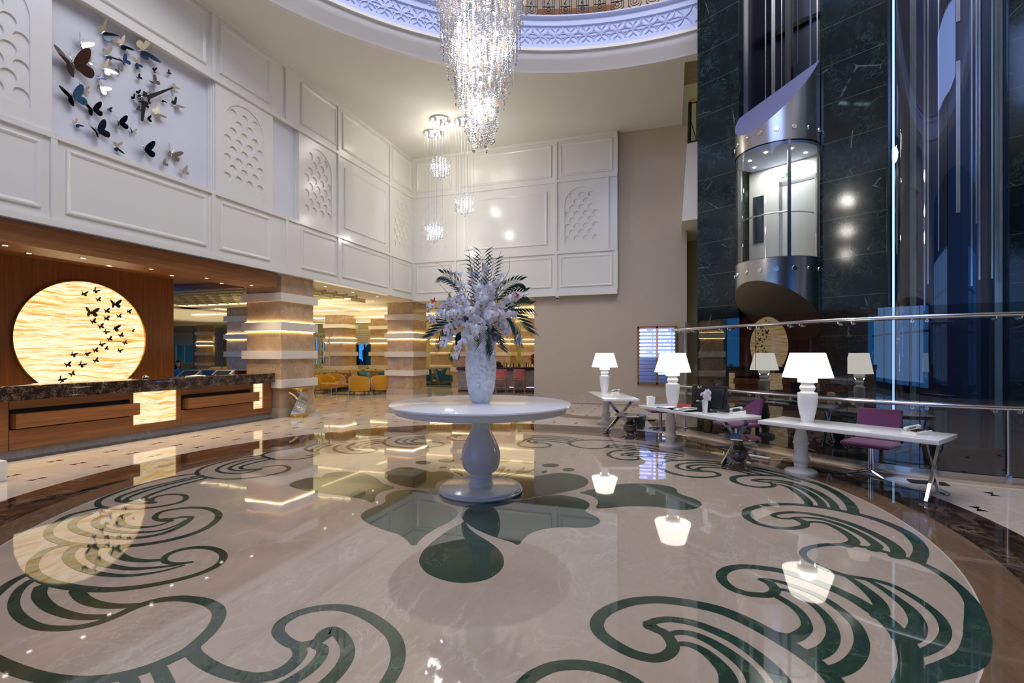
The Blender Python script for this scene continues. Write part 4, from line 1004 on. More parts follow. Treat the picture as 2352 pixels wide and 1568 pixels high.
# butterfly shapes shared by the clock wall, the lit onyx disc and the flowers
def wing_outline(s):
    up = [(.02,.05),(.12,.2),(.28,.34),(.44,.42),(.52,.38),(.48,.24),(.38,.1),(.29,.02)]
    lo = [(.35,-.04),(.40,-.13),(.37,-.24),(.28,-.31),(.17,-.27),(.08,-.14),(.02,-.06)]
    return [(s*x, y) for x, y in [(p.x, p.y) for p in spline([(x, y, 0) for x, y in up+lo], 4, True)]]
WING = {}
def wing(matkey, s):
    k = (matkey, s)
    if k not in WING:
        o = wing_outline(s); b = MB(); n = len(o)
        tri = geometry.tessellate_polygon([[Vector((x, y, 0)) for x, y in o]])
        th = .008
        b.add([(x, y, abs(x)*.12+th*.5) for x, y in o]+[(x, y, abs(x)*.12-th*.5) for x, y in o],
              [tuple(q) for q in tri]+[tuple(i+n for i in q)[::-1] for q in tri]+[(i, (i+1) % n, n+(i+1) % n, n+i) for i in range(n)])
        me = b.build('wing', M[matkey]).data
        for ob in [ob for ob in bpy.data.objects if ob.data == me]: bpy.data.objects.remove(ob)
        WING[k] = me
    return WING[k]
BODY = {}
def bodymesh(matkey):
    if matkey not in BODY:
        b = MB(); b.tube([(0,.24,.01),(0,.18,.02),(0,.02,.02),(0,-.2,.012),(0,-.24,.01)], [.006,.022,.024,.016,.004], 8)
        for s in (-1, 1): b.tube([(0,.2,.02),(s*.05,.34,.04)], .004, 4)
        me = b.build('body', M[matkey], None, 50).data
        for ob in [ob for ob in bpy.data.objects if ob.data == me]: bpy.data.objects.remove(ob)
        BODY[matkey] = me
    return BODY[matkey]
def butterfly(loc, basis, span, roll, la, ra, ml, mr, mb, label, group, name='butterfly', cat='butterfly', parent=None):
    """basis: columns right, up, out of the surface it sits on; la, ra lift of the wings"""
    o = bpy.data.objects.new(name, None); col.objects.link(o); o.empty_display_size = .05
    m = basis @ Matrix.Rotation(roll, 3, 'Z')
    M4 = m.to_4x4() @ Matrix.Scale(span, 4); M4.translation = loc
    o.matrix_world = M4
    if label: tag(o, label, cat, group)
    if parent: o.parent = parent
    for s, a, mk in ((-1, la, ml), (1, ra, mr)):
        w = bpy.data.objects.new('wing', wing(mk, s)); col.objects.link(w); w.parent = o
        w.rotation_euler = (0, -s*a, 0)
        if mk in ('mirror_blue', 'blue_foil'): w['label'] = 'blue reflecting wing'
        if mk == 'mirror_brown': w['label'] = 'brown reflecting wing'
    bd = bpy.data.objects.new('body', bodymesh(mb)); col.objects.link(bd); bd.parent = o
    return o
LB = Matrix(((0, 0, 1), (1, 0, 0), (0, 1, 0)))        # left wall: right = +Y, up = +Z, out = +X
for (x, y, d, r) in ((-.57,1.25,-.08,.4),(.45,1.31,-.1,1.2)):
    bb = Matrix((tuple((cr.x, 0, -cf.x)), tuple((cr.y, 0, -cf.y)), (0, 1, 0)))
    butterfly(fp(x, y, d), bb, .075, r, R(25), R(35), 'red', 'red', 'stem', None, None, 'red_butterfly', parent=fa)

# ------------------------------------------------------------------ butterfly clock on the left wall
XC = -9.6-.175
ck = thing('wall_clock', 'wall clock of two bare black hands among mirror butterflies', 'clock', (XC, 6.66, 6.61))
def hand(name, pts, w0, w1, out):
    (y0, z0), (y1, z1) = pts; b = MB()
    d = Vector((y1-y0, z1-z0)); d.normalize(); n = Vector((-d.y, d.x))
    for k in (0,):
        vs = []
        for xx in (out, out+.02):
            for (y, z, w) in ((y0, z0, w0), (y0+(y1-y0)*.25, z0+(z1-z0)*.25, w0*1.25), (y1, z1, w1)):
                vs += [(xx, y+n.x*w, z+n.y*w), (xx, y-n.x*w, z-n.y*w)]
        b.add(vs, [(0,1,3,2),(2,3,5,4),(6,8,9,7),(8,10,11,9),(0,2,8,6),(2,4,10,8),(1,7,9,3),(3,9,11,5),(0,6,7,1),(4,5,11,10)])
    return b.build(name, M['black'], ck)
hand('minute_hand', ((-.07,-.05), (.55,.51)), .03, .012, .10)
hand('hour_hand', ((.03,.16), (-.03,-.43)), .034, .018, .07)
b = MB(); b.M = Matrix.Rotation(PI/2, 4, 'Y'); b.lathe([(0,0),(.035,0),(.035,.14),(.028,.15),(0,.15)], 20)
b.build('hub', M['steel'], ck, 40)
b = MB(); b.M = Matrix.Translation((.12, 0, 0)) @ Matrix.Rotation(R(15), 4, 'X'); b.rbox(0, .02, -.085, .035, -.04, .04, .015)
b.build('hub_cap', M['mirror'], ck, 40)
G1 = 'mirror butterflies of the wall clock'
mm, md, mbr, mbl, bf, cf_ = 'mirror', 'mirror_dark', 'mirror_brown', 'mirror_blue', 'blue_foil', 'cream_foil'
for (y, z, sp, roll, la, ra, ml, mr, lab) in (
 (5.99,7.50,.42,-35,70,25,cf_,md,'mirror butterfly with one cream upright wing, topmost of the clock swarm'),
 (5.64,7.07,.36,-10,75,20,mm,mm,'silver butterfly with a folded thin wing, just above the biggest brown-winged one'),
 (5.53,6.63,.70,25,40,35,mm,mbr,'biggest clock butterfly, with one brown reflecting wing'),
 (6.30,7.46,.32,-50,40,30,cf_,md,'cream and dark butterfly between the topmost one and the large blue-winged one'),
 (6.68,7.58,.52,-60,55,20,cf_,mbl,'large butterfly with a cream upper and a slate blue lower wing under the upper moulding'),
 (6.06,7.12,.33,-60,35,45,mm,mbl,'medium butterfly with a bright blue lower wing below the topmost one'),
 (5.78,6.83,.17,-50,30,50,mm,mm,'small silver butterfly just right of the biggest brown-winged one'),
 (6.33,7.16,.27,50,45,30,mm,mbl,'slanting butterfly with one slate wing, above the tiny one near the cream pair'),
 (6.56,7.27,.27,120,35,40,mbl,cf_,'cream and slate butterfly directly below the large blue-winged one'),
 (6.02,6.86,.32,-45,60,20,cf_,mm,'butterfly with one upright cream wing, under the bright-blue-winged one'),
 (6.24,6.95,.16,60,30,30,mm,mm,'tiny silver butterfly below the slanting slate one'),
 (5.92,6.64,.18,-55,35,55,mm,bf,'small butterfly with a vivid sky blue wing'),
 (6.90,7.30,.16,-70,30,40,md,mm,'tiny dark and silver butterfly below the large blue-winged one, left of its neighbour'),
 (7.18,7.41,.14,60,45,30,md,md,'tiny dark butterfly, the one furthest up near the right corner of the recess'),
 (6.60,7.00,.15,55,45,30,mm,md,'tiny butterfly alone above the clock hub'),
 (6.89,7.06,.27,60,50,30,mm,mm,'silver slanting butterfly above the minute hand'),
 (7.28,7.18,.22,-130,20,20,cf_,mm,'pale butterfly perched at the tip of the minute hand'),
 (5.94,6.47,.30,-20,70,15,mm,mm,'silver butterfly with a folded wing below the sky-blue-winged one'),
 (5.68,6.30,.21,10,40,15,mm,mm,'small silver butterfly above the dark four-tone one'),
 (5.52,6.08,.48,30,40,25,md,mm,'large dark and silver butterfly, furthest left of the lower swarm'),
 (5.82,6.01,.36,20,30,40,md,mm,'butterfly with one dark and one plain grey wing, right of the large dark one'),
 (6.07,6.14,.15,10,60,20,mm,md,'tiny silver and dark butterfly left of the hour hand'),
 (6.25,5.97,.36,20,65,30,mm,md,'butterfly with a dark green wing and a strong shadow, left below the hour hand'),
 (5.57,5.65,.18,-45,30,30,cf_,md,'small cream and dark butterfly at the lower left of the recess'),
 (5.90,5.66,.44,35,55,25,mm,md,'large butterfly with one black-green wing at the lower left'),
 (6.49,5.92,.17,10,40,30,md,cf_,'small butterfly with a golden wing below the hour hand'),
 (6.21,5.51,.25,-80,40,20,mm,md,'two-tone butterfly sitting lowest under the black-green-winged one'),
 (6.70,5.65,.46,15,80,35,mm,mm,'large single-looking silver wing butterfly with a long shadow at the bottom'),
 (7.25,5.78,.40,-10,45,20,mm,mm,'large silver butterfly with spread wings at the lower right'),
 (7.07,5.52,.22,40,75,30,mm,mm,'small folded silver butterfly below the large spread one'),
 (7.49,5.51,.28,30,40,45,cf_,mm,'shiny butterfly furthest down at the bottom right'),
 (7.33,6.84,.28,-45,20,35,md,mm,'dark and silver butterfly furthest right below the minute hand tip'),
 (6.94,6.48,.30,-50,30,30,cf_,mm,'cream and shiny butterfly right of the hour hand'),
 (6.76,6.28,.19,20,30,40,cf_,mm,'small shiny butterfly at the foot of the hour hand'),
 (7.06,6.81,.15,-60,50,20,mm,md,'tiny grey butterfly below the middle of the minute hand'),
 (6.60,6.69,.18,-60,25,25,md,md,'small black butterfly directly above the clock hub'),
 (6.52,6.55,.19,-40,30,20,md,md,'small black butterfly left of the clock hub'),
 (6.81,6.82,.17,60,50,20,mm,cf_,'small cream butterfly touching the top of the minute hand'),
 (6.76,6.62,.15,30,30,50,mm,md,'small dark butterfly right beside the clock hub'),
 (6.72,6.53,.16,20,20,40,md,mm,'small dark butterfly just below the clock hub'),
 (6.57,6.39,.16,30,60,20,mm,md,'small dark butterfly left of the hour hand below the hub')):
    butterfly(Vector((XC+.03, y, z)), LB, sp*.9, R(roll), R(la*.55), R(ra*.9), ml, mr, 'mirror', lab, G1)

# ------------------------------------------------------------------ lit onyx disc with its butterflies
od = thing('onyx_disc', 'huge round backlit onyx disc on the dark walnut wall', 'wall light', (-12.30, 7.2, 2.02))
b = MB(); b.M = Matrix.Rotation(PI/2, 4, 'Y'); b.lathe([(0,0),(1.25,0),(1.25,.03),(0,.03)], 96); b.build('panel', M['onyx'], od, 40)
b = MB(); b.M = Matrix.Rotation(PI/2, 4, 'Y'); b.lathe([(1.25,-.02),(1.275,-.02),(1.275,.05),(1.255,.05),(1.25,.03)], 96, caps=False); b.build('rim', M['gold'], od, 40, fix=False)
G2 = 'butterflies on the lit onyx disc'
BB = 'bfly_brown'
for (y, z, sp, roll, la, ra, ml, lab) in (
 (7.13,3.00,.15,-5,30,30,BB,'bronze butterfly at the top of the disc, left of the topmost one'),
 (7.36,3.09,.15,-40,25,55,BB,'bronze butterfly highest on the onyx disc'),
 (7.41,2.90,.13,15,30,30,BB,'bronze butterfly just below the two topmost ones'),
 (7.76,2.83,.25,5,20,30,BB,'large bronze butterfly near the upper right of the disc'),
 (7.28,2.60,.27,0,15,15,BB,'largest bronze butterfly, furthest left of the upper swarm'),
 (7.58,2.66,.15,15,30,30,BB,'bronze butterfly below the large upper right one'),
 (8.05,2.69,.14,0,30,30,BB,'bronze butterfly near the right rim, upper of the two there'),
 (7.84,2.56,.13,15,25,30,BB,'bronze butterfly above the tilted large one, right side'),
 (7.57,2.49,.15,5,30,30,BB,'bronze butterfly between the largest and the tilted large one'),
 (7.31,2.40,.15,25,30,30,BB,'bronze butterfly right under the largest one'),
 (7.46,2.30,.15,20,30,30,BB,'bronze butterfly left of the tilted large one'),
 (7.74,2.28,.22,-10,50,30,BB,'tilted large bronze butterfly in the middle right of the disc'),
 (7.56,2.19,.13,-40,30,30,BB,'bronze butterfly flying down below the tilted large one'),
 (8.14,2.24,.11,-10,60,60,BB,'smallest bronze butterfly beside the right rim'),
 (7.88,2.11,.14,25,30,25,BB,'bronze butterfly below right of the tilted large one'),
 (7.64,2.02,.14,25,30,25,BB,'bronze butterfly crossing the dark vein of the onyx'),
 (7.47,1.90,.14,-25,30,30,BB,'bronze butterfly just below the dark vein'),
 (7.97,1.94,.13,35,30,40,BB,'bronze butterfly low beside the right rim'),
 (7.57,1.80,.12,30,40,30,BB,'bronze butterfly in the low middle, right of a pair'),
 (7.35,1.76,.14,15,30,30,BB,'bronze butterfly in the low middle, left of a pair'),
 (7.85,1.76,.13,-20,30,30,BB,'bronze butterfly alone at the low right of the disc'),
 (6.93,1.67,.14,-20,30,30,BB,'bronze butterfly furthest left in the lower middle row'),
 (7.18,1.69,.14,-25,40,30,BB,'bronze butterfly second in the lower middle row'),
 (7.36,1.53,.14,25,30,30,BB,'bronze butterfly right above the counter swarm'),
 (6.83,1.45,.15,15,30,30,bf,'butterfly with one blue wing on the onyx disc'),
 (7.08,1.45,.16,-35,30,30,BB,'bronze butterfly right of the blue-winged one'),
 (6.91,1.25,.14,30,30,30,BB,'bronze butterfly second from the bottom of the disc'),
 (6.72,1.14,.16,-30,25,40,BB,'bronze butterfly lowest on the disc, just above the counter')):
    butterfly(Vector((-12.24, y, z)), LB, sp*1.05, R(roll), R(la), R(ra), ml, BB, BB, lab, G2)

# ------------------------------------------------------------------ reception counter
rc = thing('reception_counter', 'long walnut reception counter with a dark marble top and lit onyx panels', 'counter', (-10.1, 4, 0))
def loc(b): b.M = Matrix.Translation((10.1, -4, 0)); return b
b = loc(MB()); b.rbox(-10.55, -9.9, -6, 10.14, .94, 1.177, .008); b.build('countertop', M['emperador'], rc, 30)
b = loc(MB())
b.box(-10.5, -10.12, -6, 10.17, .12, .94)
for (y0, y1) in ((1.2, 4.55), (4.83, 6.64), (7.69, 9.5)):
    b.box(-10.12, -10.05, y0, y1, .8, .94); b.box(-10.12, -10.05, y0, y1, .14, .46)
for (y0, y1) in ((4.66, 4.82), (6.64, 6.71), (7.59, 7.68), (9.5, 9.59), (9.9, 10.17)): b.box(-10.12, -10.05, y0, y1, .14, .94)
for (y0, y1) in ((6.71, 7.59), (9.59, 9.9)): b.box(-10.12, -10.05, y0, y1, .14, .28); b.box(-10.12, -10.05, y0, y1, .92, .94)
b.build('body', M['wood_h'], rc)
for (y0, y1) in ((1.2, 4.55), (4.83, 6.64), (7.69, 9.5)):
    b = loc(MB()); b.box(-10.12, -10.11, y0, y1, .46, .8); b.build('shadow_gap', M['black_gap'], rc)
b = loc(MB()); b.box(-10.5, -10.1, -6, 10.2, 0, .13); b.build('plinth', M['plinth'], rc)
for (y0, y1) in ((1.25, 4.6), (4.86, 6.76), (7.76, 9.67)):
    b = loc(MB()); b.box(-10.11, -9.94, y0, y1, .49, .72, 0)
    b.build('ledge_bar', M['wood_h'], rc)
for (y0, y1) in ((6.71, 7.59), (9.59, 9.9)):
    b = loc(MB()); b.box(-10.11, -10.085, y0, y1, .28, .92); b.build('onyx_panel', M['onyx2'], rc)
b = MB(); b.rbox(-14.3, -11.4, 10.5, 11.1, 1.08, 1.22, .006); b2 = b.build('countertop', M['emperador'], None, 30)
bc = thing('back_counter', 'second dark marble counter behind the reception desk', 'counter', (-12.8, 10.8, 0))
b2.parent = bc; b2.matrix_parent_inverse = Matrix.Translation((12.8, -10.8, 0))
b = MB(); b.box(-1.45, 1.35, -.2, .25, 0, 1.08); b.build('body', M['wood_x'], bc)
def kiosk(x, y, lab):
    k = thing('screen_console', lab, 'screen', (x, y, .9), R(18))
    b = MB(); b.prism([(-.22, 0), (.22, 0), (.22, .33), (-.22, .1)], -.25, .25); b.M = None
    vs = [Vector((z, x_, y_)) for x_, y_, z in b.v]
    b.v = [tuple(v) for v in vs]; b.build('housing', M['oak'], k)
    def slope(a0, a1, s0, s1, e, m, nm):
        q = MB()
        for_ = [(a, -.22+.44*s, .1+.23*s) for a, s in ((a0, s0), (a1, s0), (a1, s1), (a0, s1))]
        q.add([(x_, y_-.46*e, z_+.89*e) for x_, y_, z_ in for_]+[(x_, y_, z_) for x_, y_, z_ in for_], [(0,1,2,3),(0,1,5,4),(1,2,6,5),(2,3,7,6),(3,0,4,7)])
        q.build(nm, M[m], k)
    slope(-.25, .25, .02, .98, .012, 'desk', 'frame'); slope(-.2, .2, .1, .9, .018, 'lcd', 'screen')
kiosk(-12.35, 9.62, 'tilted counter screen beside the walnut wall edge')
kiosk(-11.55, 9.95, 'tilted counter screen nearer the striped pillar')
b = MB(); b.rbox(-12.9, -11.1, 9.35, 10.3, .84, .9, .01); o = b.build('work_counter', M['wood_x'], None); tag(o, 'walnut work surface under the two tilted screens', 'counter')
b = MB(); b.box(-12.6, -11.3, 9.6, 10.1, 0, .84); b.build('body', M['wood_x'], o)
p = thing('desk_bell', 'small chrome bell on the reception counter by the walnut wall edge', 'bell', (-10.35, 7.15, 1.177))
b = MB(); b.lathe([(0,0),(.05,0),(.05,.012),(0,.012)], 24); b.build('base', M['black'], p, 40)
b = MB(); b.lathe([(.055,.016),(.05,.04),(.035,.06),(.012,.068),(.008,.082),(0,.084)], 24); b.build('dome', M['chrome'], p, 50)
for (x, y, a, lab) in ((-10.4, 8.3, .2, 'white papers lying on the reception counter between the screens'),):
    b = MB(); b.M = Matrix.Rotation(a, 4, 'Z'); b.box(-.12, .12, -.17, .17, 0, .006); b.M = Matrix.Rotation(a+.3, 4, 'Z'); b.box(-.1, .14, -.15, .18, .006, .01)
    o = b.build('papers', M['paper']); o.location = (x, y, 1.178); tag(o, lab, 'papers')
# recessed lights of the canopy, in two rows
names = ('first','second','third','fourth','fifth')
dl = MB(); dl.lathe([(0,-.004),(.035,-.004),(.035,.0),(0,.0)], 20)
def downlight(x, y, z, lab, grp, pw, colr, cone=95, r=.05, spot=True):
    o = thing('ceiling_downlight', lab, 'downlight', (x, y, z), 0, grp)
    b = MB(); b.lathe([(.036,-.006),(.055,-.008),(.06,-.003),(.06,0),(.036,0)], 20, caps=False); b.build('trim_ring', M['chrome'], o, 40, fix=False)
    b = MB(); b.lathe([(0,-.004),(.036,-.004)], 20, caps=False); b.build('lens', M['downlight'], o, fix=False)
    if spot:
        l = bpy.data.lights.new('downlight_beam', 'SPOT'); l.energy = pw; l.color = colr; l.spot_size = R(cone); l.spot_blend = .6; l.shadow_soft_size = .05
        lo = bpy.data.objects.new('downlight_beam', l); col.objects.link(lo); lo.location = (0, 0, -.03); lo.parent = o
    return o
WARM = (1, .78, .5)
for i, y in enumerate((2.2, 3.45, 4.77, 5.84, 7.04, 8.27, 9.51)):
    downlight(-10.03, y, 3.41, 'recessed canopy light, front row, number %d counted back from the striped pillar' % (7-i), 'recessed lights of the reception canopy', 75, WARM)
for i, y in enumerate((2.7, 4.0, 5.27, 6.51, 7.76, 8.99)):
    downlight(-10.42, y, 3.41, 'recessed canopy light, rear row, number %d counted back from the striped pillar' % (6-i), 'recessed lights of the reception canopy', 75, WARM)
# ------------------------------------------------------------------ chandelier
ch = thing('chandelier', 'tall tiered crystal chandelier hanging over the round table', 'chandelier', (CX, CY, 0))
rc_ = random.Random(21)
# tiers: lower end, radius inner-outer, strand length
TIERS = [(6.15,.40,.70,1.2),(5.72,.34,.56,.95),(5.42,.28,.50,.85),(5.12,.22,.42,.8),(4.86,.14,.34,.75),(4.62,.07,.25,.7),(4.42,.02,.18,.6)]
def strand_mesh(L, seed, bead=.0105):
    b = MB(); rs = random.Random(seed); z = 0
    while z < L:
        r = bead*rs.uniform(.7, 1.25)
        b.add([(r,0,z),(0,r,z),(-r,0,z),(0,-r,z),(0,0,z-r*1.15),(0,0,z+r*1.15)], [(0,1,5),(1,2,5),(2,3,5),(3,0,5),(1,0,4),(2,1,4),(3,2,4),(0,3,4)])
        z += rs.uniform(.022, .036)
    b.ball((0, 0, -.018), .013, 7, 5)
    return b
SM = {}
inner = MB(); count = 0
spots = []
for ti, (z, r0, r1, L) in enumerate(TIERS):
    n = int(34+200*(r0+r1)*.62)
    for k in range(n):
        a = 2*PI*(k+rc_.random()*.8)/n; r = r0+(r1-r0)*rc_.random()**.6
        spots.append((r/r1, ti, r*math.cos(a), r*math.sin(a), z+rc_.uniform(-.10, .12)+(.16*(r0/r1-r/r1) if r < r1 else 0)+.22*(r/r1)**2-.1, L))
vis = sorted(spots, key=lambda s: -(s[0]-(.9 if s[3]*cf.y+s[2]*cf.x > .05 else 0)))
for i, (_, ti, x, y, z, L) in enumerate(vis):
    if i < 98:
        k = (ti, i % 3)
        if k not in SM:
            src = strand_mesh(L, ti*10+i % 3).build('crystal_strand', M['crystal'], ch, None, fix=False); SM[k] = src; src.location = (x, y, z)
        else: put(SM[k], 'crystal_strand', ch, (x, y, z), (0, 0, rc_.random()*6))
    else:
        s = strand_mesh(L, ti*10+i % 5); s_v = [(vx+x, vy+y, vz+z) for vx, vy, vz in s.v]
        inner.add(s_v, s.f)
o = inner.build('crystal_strand', M['crystal'], ch, None, fix=False); o['kind'] = 'stuff'
am = MB(); am.lathe([(0,-.1),(.012,-.095),(.017,-.08),(.013,-.05),(.006,.02),(.003,.12),(0,.12)], 8)
src = am.build('amber_drop', M['amber'], ch, 60, fix=False); first = True
for ti, n in ((1, 20), (2, 14), (3, 12), (4, 10), (5, 8), (6, 5)):
    z, r0, r1, L = TIERS[ti]
    for k in range(n):
        a = 2*PI*(k+rc_.random()*.6)/n; r = r1*rc_.uniform(.75, 1.0)
        l = (r*math.cos(a), r*math.sin(a), z+.3+rc_.uniform(-.12, .12))
        if first: src.location = l; first = False
        else: put(src, 'amber_drop', ch, l)
b = MB(); b.ball((0, 0, 0), .022, 10, 6); src = b.build('bulb', M['bulb'], ch, 60, fix=False); first = True
for zc, r, n in ((4.62,.05,3),(4.85,.08,3),(5.1,.1,4),(5.45,.16,5),(5.78,.26,8),(6.3,.3,6)):
    for k in range(n):
        a = 2*PI*k/n+zc; l = (r*math.cos(a), r*math.sin(a), zc)
        if first: src.location = l; first = False
        else: put(src, 'bulb', ch, l)
b = MB()
for z, r0, r1, L in TIERS:
    zt = z+L+.12; b.tube([(r1*math.cos(2*PI*i/32), r1*math.sin(2*PI*i/32), zt) for i in range(32)], .008, 6, closed=True)
    for k in range(6):
        a = 2*PI*k/6; b.tube([(0, 0, zt), (r1*math.cos(a), r1*math.sin(a), zt)], .006, 5)
b.tube([(0,0,5.2),(0,0,13.6)], .012, 8)
b.build('frame', M['chrome'], ch, 50, fix=False)
for z, e in ((4.7, 60), (5.4, 95), (6.3, 130)):
    l = bpy.data.lights.new('chandelier_glow', 'POINT'); l.energy = e; l.color = (1, .93, .84); l.shadow_soft_size = .16
    lo = bpy.data.objects.new('chandelier_glow', l); col.objects.link(lo); lo.location = (0, 0, z); lo.parent = ch

# ------------------------------------------------------------------ three crystal cube pendants
def pendant(x, y, zc, lab):
    t = thing('crystal_pendant', lab, 'pendant lamp', (x, y, 9.27), R(20), 'crystal cube pendants')
    b = MB(); b.lathe([(0,-.05),(.33,-.05),(.34,-.03),(.34,0),(0,0)], 40); b.build('canopy', M['chrome'], t, 40)
    b = MB()
    for k in range(9):
        a = 2*PI*k/9; r = .25 if k % 3 else .12
        b.lathe([(0,-.09),(.035,-.085),(.03,-.05),(0,-.05)], 12, (r*math.cos(a), r*math.sin(a), 0))
    b.build('spot', M['bulb_s'], t, 40, fix=False)
    dz = zc-9.27; H = .4
    rp = random.Random(int(x*10)); th = MB(); cr_ = MB()
    for i in range(-3, 4):
        for j in range(-3, 4):
            if abs(i)+abs(j) > 5: continue
            u, w = i*.096+rp.uniform(-.012,.012), j*.088+rp.uniform(-.012,.012)
            e = H*(1-.66*math.hypot(u, w)/.4)
            if (i+j) % 2 == 0: th.tube([(u, w, -.05), (u, w, dz+e)], .0025, 3)
            z = dz-e
            while z < dz+e:
                l = .062; r = .02
                cr_.add([(u+r,w,z),(u,w+r,z),(u-r,w,z),(u,w-r,z),(u,w,z-l*.5),(u,w,z+l*.5)], [(0,1,5),(1,2,5),(2,3,5),(3,0,5),(1,0,4),(2,1,4),(3,2,4),(0,3,4)]); z += l*.95
    th.build('thread', M['crystal'], t, None, fix=False); cr_.build('crystal_cube', M['crystal'], t, None, fix=False)['kind'] = 'stuff'
    l = bpy.data.lights.new('pendant_fill', 'POINT'); l.energy = 75; l.color = (1, .98, .95); l.shadow_soft_size = .08  # unseen fill added inside the cube so its crystals look lit
    lo = bpy.data.objects.new('pendant_fill', l); col.objects.link(lo); lo.location = (.04, .04, dz); lo.parent = t
    l = bpy.data.lights.new('pendant_beam', 'SPOT'); l.energy = 160; l.color = (1, .98, .95); l.spot_size = R(13); l.spot_blend = .3; l.shadow_soft_size = .2
    lo = bpy.data.objects.new('pendant_beam', l); col.objects.link(lo); lo.location = (0, 0, -.12); lo.parent = t
    l = bpy.data.lights.new('pendant_glow', 'POINT'); l.energy = 10; l.color = (1, .95, .86); l.shadow_soft_size = .2
    lo = bpy.data.objects.new('pendant_glow', l); col.objects.link(lo); lo.location = (0, 0, -.3); lo.parent = t
    return t
pendant(-7.1, 14.15, 7.70, 'crystal cube pendant hanging highest of the three')
pendant(-7.75, 14.95, 5.88, 'crystal cube pendant hanging lowest of the three')
pendant(-6.4, 14.5, 6.56, 'crystal cube pendant at middle height, nearest the big chandelier')

# ------------------------------------------------------------------ concierge desks
def desk(x, y, a, lab):
    t = thing('desk', lab, 'desk', (x, y, 0), a, 'white concierge desks')
    b = MB(); b.rbox(-1, 1, -.375, .375, .685, .74, .006); b.build('top', M['desk'], t, 30)
    b = MB(); b.lathe([(0,0),(.2,0),(.205,.01),(.205,.045),(.19,.06),(.12,.072),(.085,.085),(.082,.11),(.09,.13),(.082,.15),(.09,.165),(.108,.185),(.112,.215),(.1,.245),(.088,.26),(.085,.28),(.09,.4),(.09,.42),(.1,.43),(.102,.45),(.09,.465),(.09,.5),(.078,.56),(.062,.62),(.058,.65),(.065,.685),(0,.685)], 40, (-.58, 0, 0))
    b.build('pedestal', M['paint'], t, 40)
    for s in (-1, 1):
        b = MB()
        p0, p1 = Vector((.86+.02*s, -.31*s, .02)), Vector((.86+.02*s, .25*s, .685))
        d = (p1-p0).normalized(); n = Vector((0, -d.z, d.y))*.028
        vs = []
        for px in (.83 if s < 0 else .86, .86 if s < 0 else .89):
            for p in (p0, p1): vs += [(px, p.y+n.y, p.z+n.z), (px, p.y-n.y, p.z-n.z)]
        b.add(vs, [(0,1,3,2),(4,6,7,5),(0,2,6,4),(1,5,7,3),(0,4,5,1),(2,3,7,6)])
        b.box(.82, .9, -.31*s-.05, -.31*s+.05, 0, .016)
        b.build('crossed_leg', M['chrome'], t)
    return t
D3 = (2.21, 7.40, R(-36)); D2 = (.38, 8.76, R(-48.2)); D1 = (-1.31, 11.32, R(-70.7))
def on(D, u, w, z=0):
    x, y, a = D
    return (x+u*math.cos(a)-w*math.sin(a), y+u*math.sin(a)+w*math.cos(a), z)
desk(*D3, 'white concierge desk nearest the camera, with a phone at its right end')
desk(*D2, 'white concierge desk with the black monitor and the small orchid vase')
desk(*D1, 'white concierge desk nearest the beige wall')
def lamp(p, lab):
    t = thing('table_lamp', lab, 'lamp', p, 0, 'white desk lamps')
    b = MB()
    def sq(r, z): return [(r, z)]
    b.lathe([(0,0),(.075,0),(.078,.02),(.09,.08),(.11,.17),(.122,.26),(.125,.38),(.125,.405),(.09,.415),(.08,.43),(.095,.455),(.102,.48),(.09,.505),(.078,.525),(.09,.545),(.125,.55),(.125,.62),(0,.62)], 40)
    b.build('base', M['porcelain'], t, 30)
    b = MB(); b.lathe([(.315,.622),(.217,.965)], 56, caps=False); b.lathe([(0,.955),(.217,.962)], 56, caps=False)
    b.build('lamp_shade', M['shade'], t, 40, fix=False)
    l = bpy.data.lights.new('lamp_glow', 'POINT'); l.energy = 34; l.color = (1, .94, .84); l.shadow_soft_size = .12
    lo = bpy.data.objects.new('lamp_glow', l); col.objects.link(lo); lo.location = (0, 0, .60); lo.parent = t
lamp(on(D3, -.52, .06, .74), 'glowing white table lamp on the desk nearest the camera')
lamp(on(D2, -.58, .05, .74), 'glowing white table lamp on the desk with the monitor')
lamp(on(D1, -.72, .0, .74), 'glowing white table lamp on the desk nearest the beige wall')
def chair(x, y, a, lab):
    t = thing('office_chair', lab, 'chair', (x, y, 0), a, 'purple desk chairs')
    b = MB(); n = 12; vs = []
    prof = [(-.28,.435),(-.24,.462),(-.15,.468),(0,.455),(.14,.452),(.2,.462)]
    for w in (-.27, .27):
        pass
    b.rbox(-.29, .29, -.28, .22, .40, .465, .028); b.build('seat', M['purple'], t, 50)
    b = MB(); b.M = Matrix.Translation((0, .23, .41)) @ Matrix.Rotation(R(-12), 4, 'X'); b.rbox(-.27, .27, -.03, .035, .0, .11, .025); b.rbox(-.27, -.15, -.03, .035, .05, .2, .025); b.rbox(.15, .27, -.03, .035, .05, .2, .025); b.rbox(-.27, .27, -.03, .035, .13, .50, .03)
    b.build('backrest', M['purple'], t, 50)
    b = MB(); b.lathe([(0,.03),(.034,.03),(.034,.40),(0,.40)], 24); b.build('column', M['chrome'], t, 40)
    b = MB()
    for k in range(4):
        aa = PI/4+k*PI/2; b.tube([(.02*math.cos(aa), .02*math.sin(aa), .05), (.31*math.cos(aa), .31*math.sin(aa), .012)], [.022, .014], 8)
    b.build('star_base', M['chrome'], t, 40)
    return t
chair(2.68, 8.05, R(-36), 'purple swivel chair behind the desk nearest the camera')
chair(1.12, 9.5, R(-55), 'purple swivel chair behind the desk with the monitor, at its right end')
chair(-.22, 11.25, R(-75), 'purple swivel chair half hidden behind the lamp of the monitor desk')
